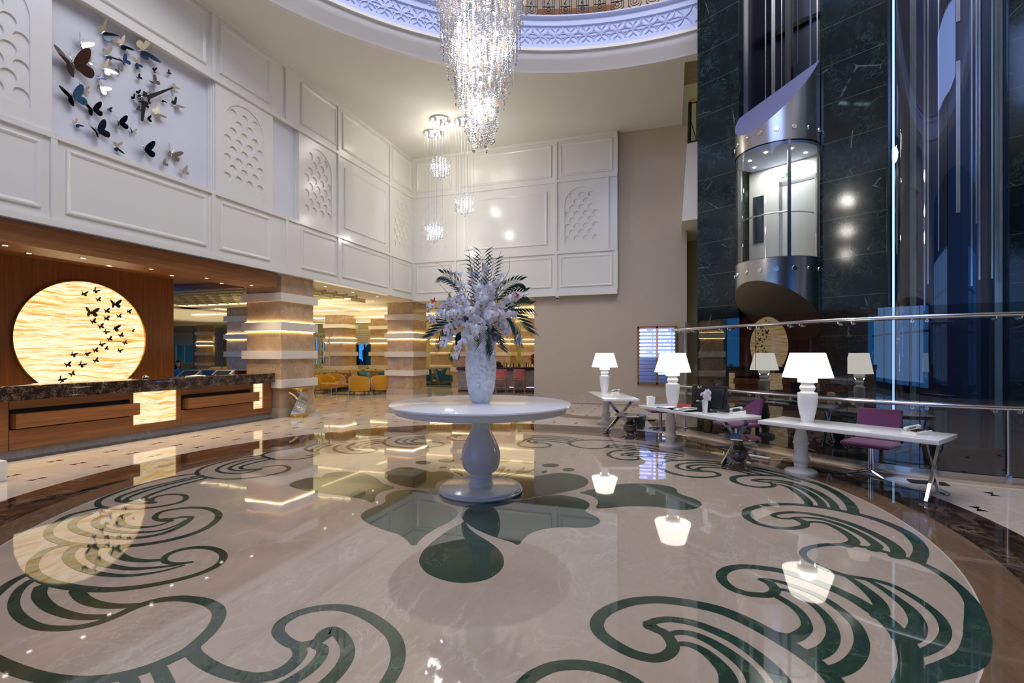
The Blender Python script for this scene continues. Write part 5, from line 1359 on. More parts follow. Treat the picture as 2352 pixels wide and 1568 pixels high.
def stool(x, y, s, lab):
    t = thing('side_table', lab, 'side table', (x, y, 0), 0, 'dark lacquered side tables'); 
    b = MB(); b.lathe([(0,.44),(.27,.44),(.305,.452),(.31,.46),(.302,.468),(0,.468)], 56); b.build('top', M['brown_gloss'], t, 40)
    b = MB(); b.lathe([(0,0),(.2,0),(.205,.008),(.19,.022),(.12,.05),(.085,.085),(.075,.115),(.095,.135),(.125,.175),(.135,.22),(.125,.265),(.095,.31),(.07,.345),(.066,.37),(.08,.41),(.12,.44),(0,.44)], 48); b.build('base', M['brown_gloss'], t, 50)
stool(-.78, 9.95, 1, 'dark lacquered side table between the two farther desks')
stool(.95, 7.86, 1, 'dark lacquered side table in front of the gap between the two nearer desks')
def phone(p, a, lab):
    t = thing('telephone', lab, 'telephone', p, a, 'desk telephones')
    b = MB(); b.add([(-.1,-.1,0),(.1,-.1,0),(.1,.1,0),(-.1,.1,0),(-.095,-.095,.025),(.095,-.095,.025),(.095,.095,.06),(-.095,.095,.06)], [(0,3,2,1),(4,5,6,7),(0,1,5,4),(1,2,6,5),(2,3,7,6),(3,0,4,7)]); b.build('body', M['phone'], t)
    b = MB(); b.M = Matrix.Translation((-.062, 0, .052)) @ Matrix.Rotation(R(10), 4, 'X'); b.rbox(-.024, .024, -.1, -.055, 0, .035, .012); b.rbox(-.024, .024, .055, .1, 0, .035, .012); b.rbox(-.018, .018, -.09, .09, .022, .04, .008); b.build('handset', M['phone'], t, 50)
    b = MB()
    for i in range(3):
        for j in range(4): b.box(-.015+i*.03, .005+i*.03, -.075+j*.03, -.058+j*.03, .036+.0105*j*.5, .044+.0105*j*.5+.004)
    b.build('keypad', M['black'], t)
    b = MB(); b.box(-.02, .08, .05, .085, .052, .062); b.build('display', M['lcd'], t)
phone(on(D3, .72, -.02, .74), R(-70), 'cream telephone at the right end of the nearest desk')
phone(on(D2, .66, .25, .74), R(-80), 'cream telephone on the monitor desk')
phone(on(D1, -.42, .2, .74), R(-90), 'cream telephone on the desk nearest the beige wall')
t = thing('monitor', 'black computer monitor seen from behind on the middle desk', 'monitor', on(D2, .3, -.0, .74), R(-48.2+180+14))
b = MB(); b.M = Matrix.Translation((0, 0, .05)) @ Matrix.Rotation(R(8), 4, 'X'); b.rbox(-.31, .31, -.02, .02, 0, .38, .015); b.rbox(-.26, .26, .015, .045, .03, .33, .03); b.build('screen', M['black'], t, 40)
b = MB(); b.box(-.11, .11, -.08, .1, 0, .015); b.box(-.05, .05, .02, .06, .01, .12); b.rbox(-.02, .14, .03, .1, .0, .17, .01); b.build('stand', M['rubber'], t)
b = MB(); b.M = Matrix.Translation((0, 0, .05)) @ Matrix.Rotation(R(8), 4, 'X'); b.box(.14, .19, .044, .048, .10, .125); b.build('sticker', M['paper'], t)
b = MB(); b.rbox(-.2, .2, -.07, .07, 0, .02, .006); o = b.build('keyboard', M['black'], None, 40); o.location = on(D2, .36, .28, .74); o.rotation_euler = (0, 0, R(-48)); tag(o, 'black keyboard behind the monitor', 'keyboard')
t = thing('bud_vase', 'small twisted white vase beside the monitor', 'vase', on(D2, .5, -.27, .74))
b = MB(); b.lathe([(0,0),(.034,0),(.036,.05),(.04,.12),(.046,.19),(.05,.22),(.046,.22),(.04,.19),(.03,.06),(0,.05)], 28); b.build('body', M['porcelain'], t, 50)
t2 = thing('orchid', 'white orchid stem in the small vase on the monitor desk', 'flowers', on(D2, .5, -.27, .94))
b = MB(); b.tube(spline([(0,0,-.1),(.01,0,.06),(-.02,0,.16),(-.08,0,.22)], 5), .003, 5); b.build('stem', M['stem'], t2, 50)
rr = random.Random(5)
for k in range(9):
    h = .03+.016*k; put(blossom_src, 'blossom', t2, (rr.uniform(-.045,.05), -.025+rr.uniform(-.02,.02), h), face_to((rr.uniform(-.5,.5), -1, rr.uniform(-.2,.3)), rr.uniform(-.5,.5)), 1.1)
b = MB()
for q in ((-.085,0,.21),(-.06,0,.225),(-.1,0,.225)): b.ball(q, .012, 8, 6)
b.build('buds', M['bud'], t2, 60)
b = MB()
for a, L in ((2.9, .11), (.3, .12), (-.5, .09)):
    vs = []
    for i in range(6):
        u = i/5; w = .022*math.sin(PI*min(1, .1+.9*u)); x, z = math.cos(a)*L*u, -.03+.05*u*(1-u)*4*.6+.02*u
        vs += [(x, -.02-w, z), (x, -.02+w, z)]
    b.add(vs, [(2*i, 2*i+1, 2*i+3, 2*i+2) for i in range(5)])
b.build('leaf', M['plant'], t2, 60, fix=False)
b = MB(); b.M = Matrix.Rotation(R(14), 4, 'X'); b.box(-.06, .06, -.002, .002, 0, .165); b.M = Matrix.Translation((0, .08, 0)) @ Matrix.Rotation(R(-14), 4, 'X'); b.box(-.06, .06, -.002, .002, 0, .165)
o = b.build('tent_card', M['paper']); o.location = on(D2, -.86, -.2, .741); o.rotation_euler = (0, 0, R(18)); tag(o, 'white folded card standing at the left end of the monitor desk', 'card')
b = MB(); b.box(.0, .03, -.003, -.002, .06, .064)
for i, (u, w, a, s, lab) in enumerate(((-.42,-.2,.1,1,'black open folder with papers, left one on the middle desk'),(-.2,-.12,-.15,1.0,'black open folder with papers, middle one on the middle desk'),(-.02,-.2,.05,1.15,'black open folder with papers beside the monitor'))):
    t = thing('folder', lab, 'folder', on(D2, u, w, .74), R(-48)+a)
    b = MB(); b.box(-.12*s, .12*s, -.16, .16, 0, .008); b.M = Matrix.Translation((.12*s, 0, .006)) @ Matrix.Rotation(R(-12), 4, 'Y'); b.box(0, .1, -.16, .16, 0, .004); b.build('cover', M['black'], t)
    b = MB(); b.box(-.1*s, .1*s, -.145, .145, .008, .018); b.build('papers', M['paper'], t)
b = MB(); b.rbox(-.16, .16, -.12, .12, 0, .02, .006); o = b.build('red_folder', M['red'], None, 40); o.location = on(D2, -.55, .27, .74); o.rotation_euler = (0, 0, R(20)); tag(o, 'red folder lying behind the lamp of the middle desk', 'folder')
b = MB(); b.box(-.11, .11, -.15, .15, 0, .003); o = b.build('paper_sheet', M['paper']); o.location = on(D1, .1, -.1, .741); o.rotation_euler = (0, 0, .3); tag(o, 'sheet of paper on the desk nearest the beige wall', 'paper')
b = MB(); b.lathe([(.0,0),(.11,0),(.15,.3),(.145,.3),(.105,.01)], 4); o = b.build('waste_bin', M['lcd']); o.location = (-.66, 11.2, 0); o.rotation_euler = (0, 0, .5); tag(o, 'dark square waste bin beside the farthest desk', 'bin')
b = MB(); b.rbox(-.17, .17, -.035, .035, 0, .03, .008); b.tube(spline([(.17,0,.01),(.3,.1,.008),(.25,.3,.008),(.45,.4,.008)], 6), .005, 5); o = b.build('power_strip', M['paint']); o.location = (1.36, 8.7, .003); o.rotation_euler = (0, 0, -.6); tag(o, 'white power strip on the floor under the middle desk', 'power strip')
b = MB(); b.tube(spline([(-.15,.1,.7),(-.1,.12,.45),(-.02,.2,.1),(.05,.1,.008),(-.35,.35,.008),(-.9,.55,.008)], 8), .004, 5); o = b.build('phone_cable', M['rubber']); o.location = on(D3, .95, .2, .0); tag(o, 'thin cable hanging from the nearest desk to the floor', 'cable')
b = MB(); b.box(-.2, .2, -.09, .09, 0, .012); o = b.build('floor_socket', M['rubber']); o.location = (3.2, 7.72, .001); o.rotation_euler = (0, 0, -.1); tag(o, 'dark floor box under the nearest desk', 'floor box')

# ------------------------------------------------------------------ glass balustrade
bl = thing('glass_balustrade', 'curved glass balustrade with two steel rails in front of the lifts', 'balustrade', (2.65, 8.45, 0))
sp = spline([(x, y, 0) for x, y in GL], 8)
def at(u):
    i = min(int(u), len(sp)-2); return sp[i]+(sp[i+1]-sp[i])*(u-i)
off = Vector((-2.65, -8.45, 0))
def nrm(u):
    d = at(min(u+.5, len(sp)-1))-at(max(u-.5, 0)); d.normalize(); return Vector((d.y, -d.x, 0))*-1
def ribbon(b, u0, u1, o0, o1, z0, z1, k=8):
    ps = [u0+(u1-u0)*i/k for i in range(k+1)]; vs = []
    for u in ps:
        c, n = at(u)+off, -nrm(u)
        if n.y > 0: n = -n
        for o in (o0, o1):
            for z in (z0, z1): vs.append(c+n*o+Vector((0, 0, z)))
    for i in range(k):
        a, e = 4*i, 4*i+4
        b.add([vs[a], vs[a+1], vs[a+2], vs[a+3], vs[e], vs[e+1], vs[e+2], vs[e+3]], [(0,4,5,1),(2,3,7,6),(1,5,7,3),(0,2,6,4)])
    b.add(vs[:4], [(0,1,3,2)]); b.add(vs[-4:], [(0,2,3,1)])
NU = len(sp)-1
cuts = [0, 5, 10, 18, 26, 36, 46, 58, 69, 80, NU]
for u0, u1 in zip(cuts, cuts[1:]):
    b = MB(); e = .06
    # single sheet
    k = 6; ps = [u0+e+(u1-u0-2*e)*i/k for i in range(k+1)]
    vs = []
    for u in ps:
        c = at(u)+off; vs += [c+Vector((0,0,.1)), c+Vector((0,0,2.36))]
    b.add(vs, [(2*i, 2*i+2, 2*i+3, 2*i+1) for i in range(k)]); b.build('glass_panel', M['glass'], bl, 30, fix=False)
b = MB(); ribbon(b, 0, NU, -.03, .03, 0, .11, 70); b.build('base_channel', M['steel_rail'], bl, 40, fix=False)
b = MB(); ribbon(b, 0, NU, .03, .16, 0, .02, 70); b.build('base_step', M['trav_l'], bl, 40, fix=False)
for z in (1.0, 2.2):
    pts = []
    for i in range(0, 2*NU+1):
        u = i/2; n = -nrm(u)
        if n.y > 0: n = -n
        pts.append(at(u)+off+n*.09+Vector((0, 0, z)))
    n0 = -nrm(0); 
    b = MB(); b.tube(pts, .028, 12); h = b.build('handrail', M['steel_rail'], bl, 50, fix=False)
    for u in [c+d for c in cuts[:-1] for d in (1.2, (cuts[cuts.index(c)+1]-c)-1.2)]:
        n = -nrm(u)
        if n.y > 0: n = -n
        b = MB(); c = at(u)+off+Vector((0, 0, z))
        b.tube([c+n*.0+Vector((0,0,-.055)), c+n*.03+Vector((0,0,-.055))], .022, 10)
        b.tube([c+n*.03+Vector((0,0,-.055)), c+n*.085+Vector((0,0,-.05)), c+n*.09+Vector((0,0,-.02))], .009, 8)
        b.build('clamp', M['steel_rail'], h, 50, fix=False)
for u in (5, 69):
    b = MB(); c = at(u)+off; b.tube([c+Vector((0,-.03,0)), c+Vector((0,-.03,1.0 if u > 20 else 2.36))], .014, 8); b.rbox(c.x-.03, c.x+.03, c.y-.06, c.y+.0, 0, .14, .006); b.build('post', M['steel_rail'], bl, 50)

# ------------------------------------------------------------------ the glass lift and the two shafts
SL = .905
ct = wp(1.735, .05); EA = math.atan2(NW.y, NW.x)
el = thing('lift_car', 'round glass lift car with steel bands, hanging in the left shaft', 'lift', (ct.x, ct.y, 1.7*(1-SL)), EA)
el.scale = (SL,)*3
RC = .84
def cyl(b, z0f, z1f, r, n=48, m=0):
    vs = []
    for i in range(n+1):
        a = -PI/2+PI*i/n; x, y = r*math.cos(a), r*math.sin(a); vs += [(x, y, z0f(x, y)), (x, y, z1f(x, y))]
    b.add(vs, [(2*i, 2*i+2, 2*i+3, 2*i+1) for i in range(n)]+[(2*n, 0, 1, 2*n+1)], m); return vs
# steel bands with slanting cuts, seen from the hall; local +x looks out into the hall
cutb = lambda x, y: 2.62+.72*x-.17*y
b = MB(); vs = []
for i in range(64):
    a = 2*PI*i/64; x, y = RC*math.cos(a), RC*math.sin(a); vs += [(x, y, cutb(x, y)), (x, y, 3.68)]
b.add(vs, [(2*i, 2*((i+1) % 64), 2*((i+1) % 64)+1, 2*i+1) for i in range(64)]); b.build('lower_band', M['steel'], el, 40, fix=False)
b = MB(); b.add([v for v in vs[0::2]], [tuple(range(64))]); b.build('lower_cut', M['steel_matte'], el, fix=False)
cutt = lambda x, y: 7.5-1.23*x+.35*y
b = MB(); vs = cyl(b, lambda x, y: 6.08, cutt, RC); b.build('upper_band', M['steel'], el, 40, fix=False)
b = MB(); b.add([v for v in vs[1::2]], [tuple(range(49))]); b.build('upper_cut', M['lav'], el, fix=False)
for z, mk, nm in ((3.44, 'mirror', 'lower_stud'), (6.32, 'mirror', 'upper_stud')):
    for k in range(9):
        a = R(-88+22*k); b = MB(); b.M = Matrix.Rotation(a, 4, 'Z') @ Matrix.Translation((RC, 0, z)) @ Matrix.Rotation(PI/2, 4, 'Y')
        b.lathe([(0,-.01),(.05,-.01),(.05,.012),(.045,.018),(0,.018)], 16); b.build(nm, M[mk], el, 40)
b = MB(); n = 48; vs = []
for i in range(n+1):
    a = R(-95)+R(190)*i/n; vs += [(RC*.985*math.cos(a), RC*.985*math.sin(a), 3.66), (RC*.985*math.cos(a), RC*.985*math.sin(a), 6.1)]
b.add(vs, [(2*i, 2*i+2, 2*i+3, 2*i+1) for i in range(n)]); b.build('glass_wall', M['glass_car'], el, 40, fix=False)
for a in (-92, -50, 38, 92):
    b = MB(); b.M = Matrix.Rotation(R(a), 4, 'Z'); b.box(RC-.05, RC-.015, -.03, .03, 3.66, 6.1); b.build('mullion', M['steel'], el)
b = MB(); b.lathe([(0,3.66),(RC-.02,3.66),(RC-.02,3.70),(0,3.70)], 48); b.build('car_floor', M['trav_l'], el, 40)
b = MB(); b.lathe([(0,6.0),(RC-.02,6.0),(RC-.02,6.06),(0,6.06)], 48); cc = b.build('car_ceiling', M['screen_art'], el, 40)
b = MB()
for k in range(7):
    a = 2*PI*k/7; b.lathe([(0,5.99),(.03,5.99),(.03,6.0),(0,6.0)], 12, (.55*math.cos(a), .55*math.sin(a), 0))
b.build('ceiling_spot', M['bulb_s'], cc, fix=False)
b = MB(); b.box(-.5, -.44, -.8, .8, 3.7, 6.0); b.build('rear_wall', M['band'], el)
b = MB(); b.box(-.44, -.43, -.05, .62, 3.7, 5.5); b.build('car_door', M['paint'], el)
b = MB(); b.box(-.44, -.42, -.12, -.06, 3.7, 5.6); b.box(-.44, -.42, .62, .68, 3.7, 5.6); b.box(-.44, -.42, -.12, .68, 5.5, 5.62); b.build('door_frame', M['steel'], el)
b = MB(); b.box(-.43, -.42, -.7, -.46, 4.3, 5.4); b.build('button_panel', M['lcd'], el)
b = MB(); b.box(-.44, -.42, -.1, .0, 5.7, 5.78); b.box(-.44, -.42, .02, .12, 5.7, 5.78, 1); b.build('floor_indicator', [M['desk'], M['green_led']], el)
b = MB(); b.tube([((RC-.08)*math.cos(R(a)), (RC-.08)*math.sin(R(a)), 4.62) for a in range(-85, 86, 8)], .018, 8); b.build('handrail', M['chrome'], el, 50, fix=False)
b = MB(); b.box(-.75, -.6, -.06, .06, 7.3, 14.9); b.build('car_sling', M['black'], el)
l = bpy.data.lights.new('lift_light', 'AREA'); l.shape = 'DISK'; l.size = 1.1; l.energy = 24; l.color = (.95, .97, 1)
lo = bpy.data.objects.new('lift_light', l); col.objects.link(lo); lo.location = (0, 0, 5.97); lo.parent = el
def shaft(tc, half, label, rails, glassr, zt=14.8):
    c = wp(tc, .05)
    t = thing('lift_shaft', label, 'lift shaft', (c.x, c.y, .16), EA); t.scale = (SL,)*3
    for (x, y, w, z0, z1, mk) in rails:
        b = MB(); b.box(x-w, x+w, y-w, y+w, z0, z1); b.build('guide_rail' if w > .02 else 'cable', M[mk], t)
    if glassr:
        b = MB(); n = 40; vs = []
        for i in range(n+1):
            a = R(-90)+R(180)*i/n; vs += [(glassr*math.cos(a), glassr*math.sin(a), .15), (glassr*math.cos(a), glassr*math.sin(a), zt)]
        b.add(vs, [(2*i, 2*i+2, 2*i+3, 2*i+1) for i in range(n)]); b.build('glass_tube', M['glass_shaft'], t, 40, fix=False)
    return t
shaft(1.735, .86, 'dark left lift shaft with thin vertical rails above and below the car', [(-1.2,.55,.04,0,14.8,'steel'),(-1.2,-.55,.04,0,14.8,'steel'),(-.9,-.62,.008,7.0,13.5,'steel_rail'),(-.9,-.45,.008,7.2,13.6,'steel_rail'),(-.9,-.25,.008,7.9,13,'steel_rail'),(-.9,.1,.008,8.4,13,'steel_rail'),(-.9,.5,.008,7.9,14,'steel_rail'),(-1.1,.3,.02,0,14.8,'shaft2')], None)
shaft(4.26, .8, 'right glass lift shaft with bright vertical strips', [(-.75,.35,.05,0,14.8,'shaft2'),(-.75,-.1,.035,0,14.8,'black'),(-.5,-.35,.012,2.5,14,'steel_rail'),(-.5,-.3,.012,3,14,'steel_rail'),(-.5,-.15,.01,3.6,14,'steel_rail'),(-.3,.15,.028,4.2,6.9,'steel'),(-.3,.15,.028,7.6,14,'steel'),(-.5,.3,.012,2.9,14,'steel_rail'),(-.5,.36,.012,4,14,'steel_rail'),(-.5,.4,.012,3,14,'steel_rail'),(-.5,.56,.012,3,14,'steel_rail'),(.25,-.66,.014,.3,9.6,'led_white'),(-.95,.6,.05,0,14.8,'steel'),(-.95,-.6,.05,0,14.8,'steel')], .8)
for tc, e in ((4.26, 130), (1.735, 40)):
    p = wp(tc, -.6); l = bpy.data.lights.new('shaft_fill', 'AREA'); l.shape = 'DISK'; l.size = .9; l.energy = e; l.color = (.55, .7, 1)  # unseen blue fill added at the shaft top to lighten the inside
    lo = bpy.data.objects.new('shaft_fill', l); col.objects.link(lo); lo.location = (p.x, p.y, 14.6)
# ------------------------------------------------------------------ directory sign
sg = thing('directory_sign', 'lit directory board with white arrows in a brown frame on the beige wall', 'sign', (-.44, 16.95, .652))
W_, H_ = 1.28, 1.95
b = MB(); b.box(-W_/2, W_/2, -.06, 0, 0, H_); b.box(-W_/2, -W_/2+.05, -.09, -.06, 0, H_); b.box(W_/2-.05, W_/2, -.09, -.06, 0, H_); b.box(-.03, .03, -.09, -.06, 0, H_); b.box(-W_/2, W_/2, -.09, -.06, 0, .06); b.box(-W_/2, W_/2, -.09, -.06, H_-.07, H_)
b.build('frame', M['wood_edge'], sg)
rows_l = ['ROOMS', 'LOBBY LOUNGE BAR', 'CONFERENCE HALL', 'MEETING ROOMS', 'BARBAROS HALL', 'MILANO HALL', 'CINEMA', 'GAME ROOM']
rows_r = ['1. FLOOR', 'SPORTS CENTER', 'KIDS INDOOR', 'LOUNGE - TV', 'SPA CENTER', 'INDOOR POOL', 'BEAUTY CENTER', '', '', '', '', 'MASSAGE', 'SAUNA', '']
dir_l = [1, 1, -1, -1, -1, -1, -1, -1]; dir_r = [0, -1, -1, -1, 1, 1, 1, 0, 0, 0, 0, 1, 1, 0]
def text_mesh(s, size):
    c = bpy.data.curves.new('letters', 'FONT'); c.body = s; c.size = size; c.extrude = .002; c.align_y = 'CENTER'; c.resolution_u = 2; c.offset = .0015
    o = bpy.data.objects.new('letters', c); col.objects.link(o)
    me = bpy.data.meshes.new_from_object(o.evaluated_get(bpy.context.evaluated_depsgraph_get()))
    bpy.data.objects.remove(o); return me
rh = (H_-.13)/15
for c_, (rows, dirs, x0, x1) in enumerate(((rows_l, dir_l, -.59, -.03), (rows_r, dir_r, .03, .59))):
    for i in range(15):
        z = H_-.07-rh*(i+.5)
        b = MB(); b.box(x0+.005, x1-.005, -.075, -.06, z-rh*.45, z+rh*.45)
        pl = b.build('plate', M['sign_halo'], sg)
        if i < len(rows) and rows[i]:
            me = text_mesh(rows[i], .072); me.materials.append(M['sign_glow'])
            o = bpy.data.objects.new('letters', me); col.objects.link(o); o.parent = pl; o.rotation_euler = (PI/2, 0, 0); o.location = (x0+.015, -.078, z)
            w = max(v.co.x for v in me.vertices); o.scale = (min(1, .40/w), 1, 1)
            if dirs[i]:
                d = dirs[i]; xa = x1-.055; b = MB()
                tri = [(xa+.045*d, z), (xa, z+.036), (xa, z+.014), (xa-.04*d, z+.014), (xa-.04*d, z-.014), (xa, z-.014), (xa, z-.036)]
                b.add([(x, -.079, zz) for x, zz in tri]+[(x, -.076, zz) for x, zz in tri], [tuple(range(7)), tuple(range(7, 14))]+[(k, (k+1) % 7, 7+(k+1) % 7, 7+k) for k in range(7)])
                b.build('arrow', M['sign_glow'], pl)
l = bpy.data.lights.new('sign_light', 'AREA'); l.shape = 'RECTANGLE'; l.size = 1.1; l.size_y = 1.0; l.energy = 9; l.color = (.4, .5, 1)
lo = bpy.data.objects.new('sign_light', l); col.objects.link(lo); lo.location = (0, -.1, 1.4); lo.rotation_euler = (PI/2, 0, 0); lo.parent = sg
t = thing('security_camera', 'small white dome camera under the back panelling', 'camera', (-3.8, 16.66, 3.72))
b = MB(); b.lathe([(0,-.07),(.05,-.07),(.065,-.03),(.065,0),(0,0)], 24); b.build('housing', M['paint'], t, 40)
b = MB(); b.ball((0,0,-.07), .045, 16, 10); b.build('dome', M['black'], t, 60)

# ------------------------------------------------------------------ gallery railing
gr = thing('gallery_railing', 'black wrought iron railing with glass balls around the ceiling opening', 'railing', (OX, OY, 10.55))
RG = OR-.28
def rail_panel(a, post):
    b = MB(); b.M = Matrix.Rotation(a, 4, 'Z') @ Matrix.Translation((RG, 0, 0))
    w = .155
    for s in (-1, 1):
        b.tube([(0, s*w, .16), (0, s*w, 1.02)], .011, 6); b.tube([(0, s*(w-.05), .18), (0, s*(w-.05), 1.02)], .009, 6)
    b.tube([(0, w*math.cos(PI+PI*i/12), .16+.10*math.sin(PI+PI*i/12)) for i in range(13)], .016, 6)
    b.tube([(0, (w-.05)*math.cos(PI+PI*i/12), .19+.06*math.sin(PI+PI*i/12)) for i in range(13)], .012, 6)
    b.tube([(0, -w, .3), (0, w, .3)], .011, 6)
    b.tube([(0, .05*math.cos(2*PI*i/14), .23+.05*math.sin(2*PI*i/14)) for i in range(14)], .011, 5, closed=True)
    sc = [(0, .03*math.cos(t)*(1-t/9), .36+.045*math.sin(t)*(1-t/9)) for t in [i*.5 for i in range(11)]]
    b.tube(sc, .009, 5); b.tube(spline([(0,.04,.37),(0,-.03,.5),(0,-.02,.6),(0,.03,.72),(0,.0,.85)], 4), .009, 5)
    if post: b.tube([(0, 0, 0), (0, 0, 1.05)], .02, 6)
    return b
rp0 = rail_panel(0, False).build('baluster_panel', M['iron'], gr, 50, fix=False)
rp1 = rail_panel(0, True).build('baluster_panel', M['iron'], gr, 50, fix=False)
bm_ = MB(); bm_.ball((RG, 0, .64), .045, 14, 10); gb0 = bm_.build('glass_ball', M['mirror'], rp0, 60, fix=False); gb0['label'] = 'silver ball'
gb1 = put(gb0, 'glass_ball', rp1)
stp = .0545
angs = [R(80)+k*stp for k in range(30)]
for k, a in enumerate(angs):
    src, gb = (rp1, gb1) if k % 5 == 2 else (rp0, gb0)
    if k in (0, 2): src.rotation_euler = (0, 0, a); continue
    q = put(src, 'baluster_panel', gr, None, (0, 0, a)); put(gb, 'glass_ball', q)
b = MB()
for z, r in ((.03, .014), (1.04, .03)):
    b.tube([(RG*math.cos(R(79)+i*.04), RG*math.sin(R(79)+i*.04), z) for i in range(46)], r, 8)
b.build('top_rail', M['iron'], gr, 50, fix=False)
# what the gallery wall shows between the bars
def arc_panel(a0, a1, z0, z1, r, mk, name, lab, cat, kind=None):
    b = MB(); n = 8; vs = []
    for i in range(n+1):
        a = R(a0)+(R(a1)-R(a0))*i/n
        for rr_ in (r, r+.06): vs += [(OX+rr_*math.cos(a), OY+rr_*math.sin(a), z0), (OX+rr_*math.cos(a), OY+rr_*math.sin(a), z1)]
    for i in range(n):
        k = 4*i; b.add([vs[k+j] for j in range(8)], [(0,4,5,1),(2,3,7,6),(1,5,7,3),(0,2,6,4)])
    b.add(vs[:4], [(0,1,3,2)]); b.add(vs[-4:], [(0,2,3,1)])
    o = b.build(name, M[mk], None, fix=False); tag(o, lab, cat, None, kind); return o
arc_panel(96, 109, 10.5, 12.7, OR+2.4, 'wood_edge', 'door_1', 'brown door of the upper gallery', None, 'structure')
arc_panel(69, 82, 10.95, 13.2, OR+2.45, 'light_panel', 'window_9', 'bright lit opening of the upper gallery', None, 'structure')
l = bpy.data.lights.new('gallery_light', 'POINT'); l.energy = 160; l.color = (1, .86, .62); l.shadow_soft_size = .4
lo = bpy.data.objects.new('gallery_light', l); col.objects.link(lo); lo.location = (OX+(OR+1.4)*math.cos(R(80)), OY+(OR+1.4)*math.sin(R(80)), 13.3)
t = thing('balcony_railing', 'black iron railing on the white balcony beside the marble wall', 'railing', (.5, 15.8, 8.12))
b = MB(); b.tube([(.03,0,0),(.06,0,1.28)], .05, 4); b.build('newel', M['iron'], t)
b = MB(); b.tube([(.05,0,1.32),(2.4,-.45,1.32)], .03, 6); b.build('top_rail', M['gold'], t)
b = MB()
for z in (.06, 1.24): b.tube([(.05,0,z),(2.4,-.45,z)], .018, 6)
for k in range(9): b.tube([(.25+.25*k,-.05-.05*k,.05),(.25+.25*k,-.05-.05*k,1.25)], .015, 6)
b.tube([(.06,0,.8),(.24,-.04,.06)], .013, 6)
b.build('bars', M['iron'], t)

# ------------------------------------------------------------------ twisted metal stool by the pillar
t = thing('twisted_stool', 'twisted stack of polished gold and grey metal plates in front of the striped pillar', 'stool', (-9.47, 10.52, 0))
for k in range(26):
    b = MB(); b.M = Matrix.Rotation(R(20+k*3.6), 4, 'Z'); s = .185-.03*math.sin(PI*k/25)
    b.rbox(-s, s, -s, s, k*.0295, k*.0295+.028, .004)
    b.build('plate', M['gold'] if (k in (0,1,2,23,24,25)) else M['mirror'], t, 40)

# ------------------------------------------------------------------ low block at the left edge
b = MB(); b.rbox(-8.95, -8.42, 3.5, 4.03, 0, .27, .012); o = b.build('stone_block', M['paint'], None, 40); tag(o, 'low pale block cut off by the left edge of the view', 'block')

# ------------------------------------------------------------------ lounge furniture
def tub_chair(x, y, a, lab, mk='mustard'):
    t = thing('tub_chair', lab, 'armchair', (x, y, 0), a, 'mustard tub chairs')
    b = MB(); n = 28; vs = []
    for i in range(n+1):
        an = R(-20)+R(220)*i/n; u = abs(an-PI/2)/R(110)
        ht = .80-.20*u**2
        for r, z in ((.40,.18),(.42,.3),(.425,ht-.03),(.41,ht),(.37,ht),(.35,ht-.03),(.34,.3),(.34,.18)):
            vs.append((r*math.cos(an), r*math.sin(an)*.95, z))
    k = 8
    b.add(vs, [(i*k+j, (i+1)*k+j, (i+1)*k+(j+1) % k, i*k+(j+1) % k) for i in range(n) for j in range(k)]+[tuple(range(k)), tuple(range(n*k, n*k+k))])
    b.build('backrest', M[mk], t, 50)
    b = MB(); b.rbox(-.33, .33, -.42, .30, .2, .44, .06); b.build('seat', M[mk], t, 50)
    for sx, sy in ((-.28,-.3),(.28,-.3),(-.28,.28),(.28,.28)):
        b = MB(); b.tube([(sx, sy, .2), (sx*1.12, sy*1.12, 0)], [.022, .013], 8); b.build('leg', M['walnut_leg'], t, 50)
tub_chair(-12.05, 16.75, R(200), 'mustard tub chair seen from behind, right of the coffee table')
tub_chair(-11.55, 17.55, R(215), 'mustard tub chair seen from behind, nearest the inner corner pillar')
tub_chair(-14.0, 17.1, R(75), 'mustard tub chair half hidden by the counter pillar')
tub_chair(-14.2, 18.0, R(65), 'mustard tub chair facing the coffee table from the left rear')
t = thing('coffee_table', 'low wooden coffee table between the mustard chairs', 'coffee table', (-12.95, 16.85, 0), R(18))
b = MB(); b.rbox(-.45, .45, -.3, .3, .36, .43, .008); b.build('top', M['oak'], t)
for s in (-1, 1):
    b = MB(); b.tube([(s*.36,-.27,.36),(s*.36,-.27,.01),(s*.36,.27,.01),(s*.36,.27,.36)], .014, 6); b.build('leg', M['chrome'], t)
t = thing('rose_vase', 'narrow glass with a red rose on the coffee table', 'flowers', (-12.85, 16.9, .43))
b = MB(); b.lathe([(0,0),(.035,0),(.04,.16),(.03,.2)], 16); b.build('vase', M['clear_bottle'], t, 40)
b = MB(); b.tube([(0,0,.02),(.01,0,.3)], .005, 5); b.build('stem', M['plant'], t)
b = MB(); b.ball((.01,0,.32), .05, 10, 7); b.build('rose', M['redflower'], t, 60)
b = MB(); b.lathe([(0,0),(.06,0),(.065,.24),(.058,.24),(.055,.01)], 16); o = b.build('glass_jar', M['clear_bottle'], None, 40); o.location = (-13.1, 16.95, .43); tag(o, 'clear glass jar on the coffee table left of the rose', 'jar')
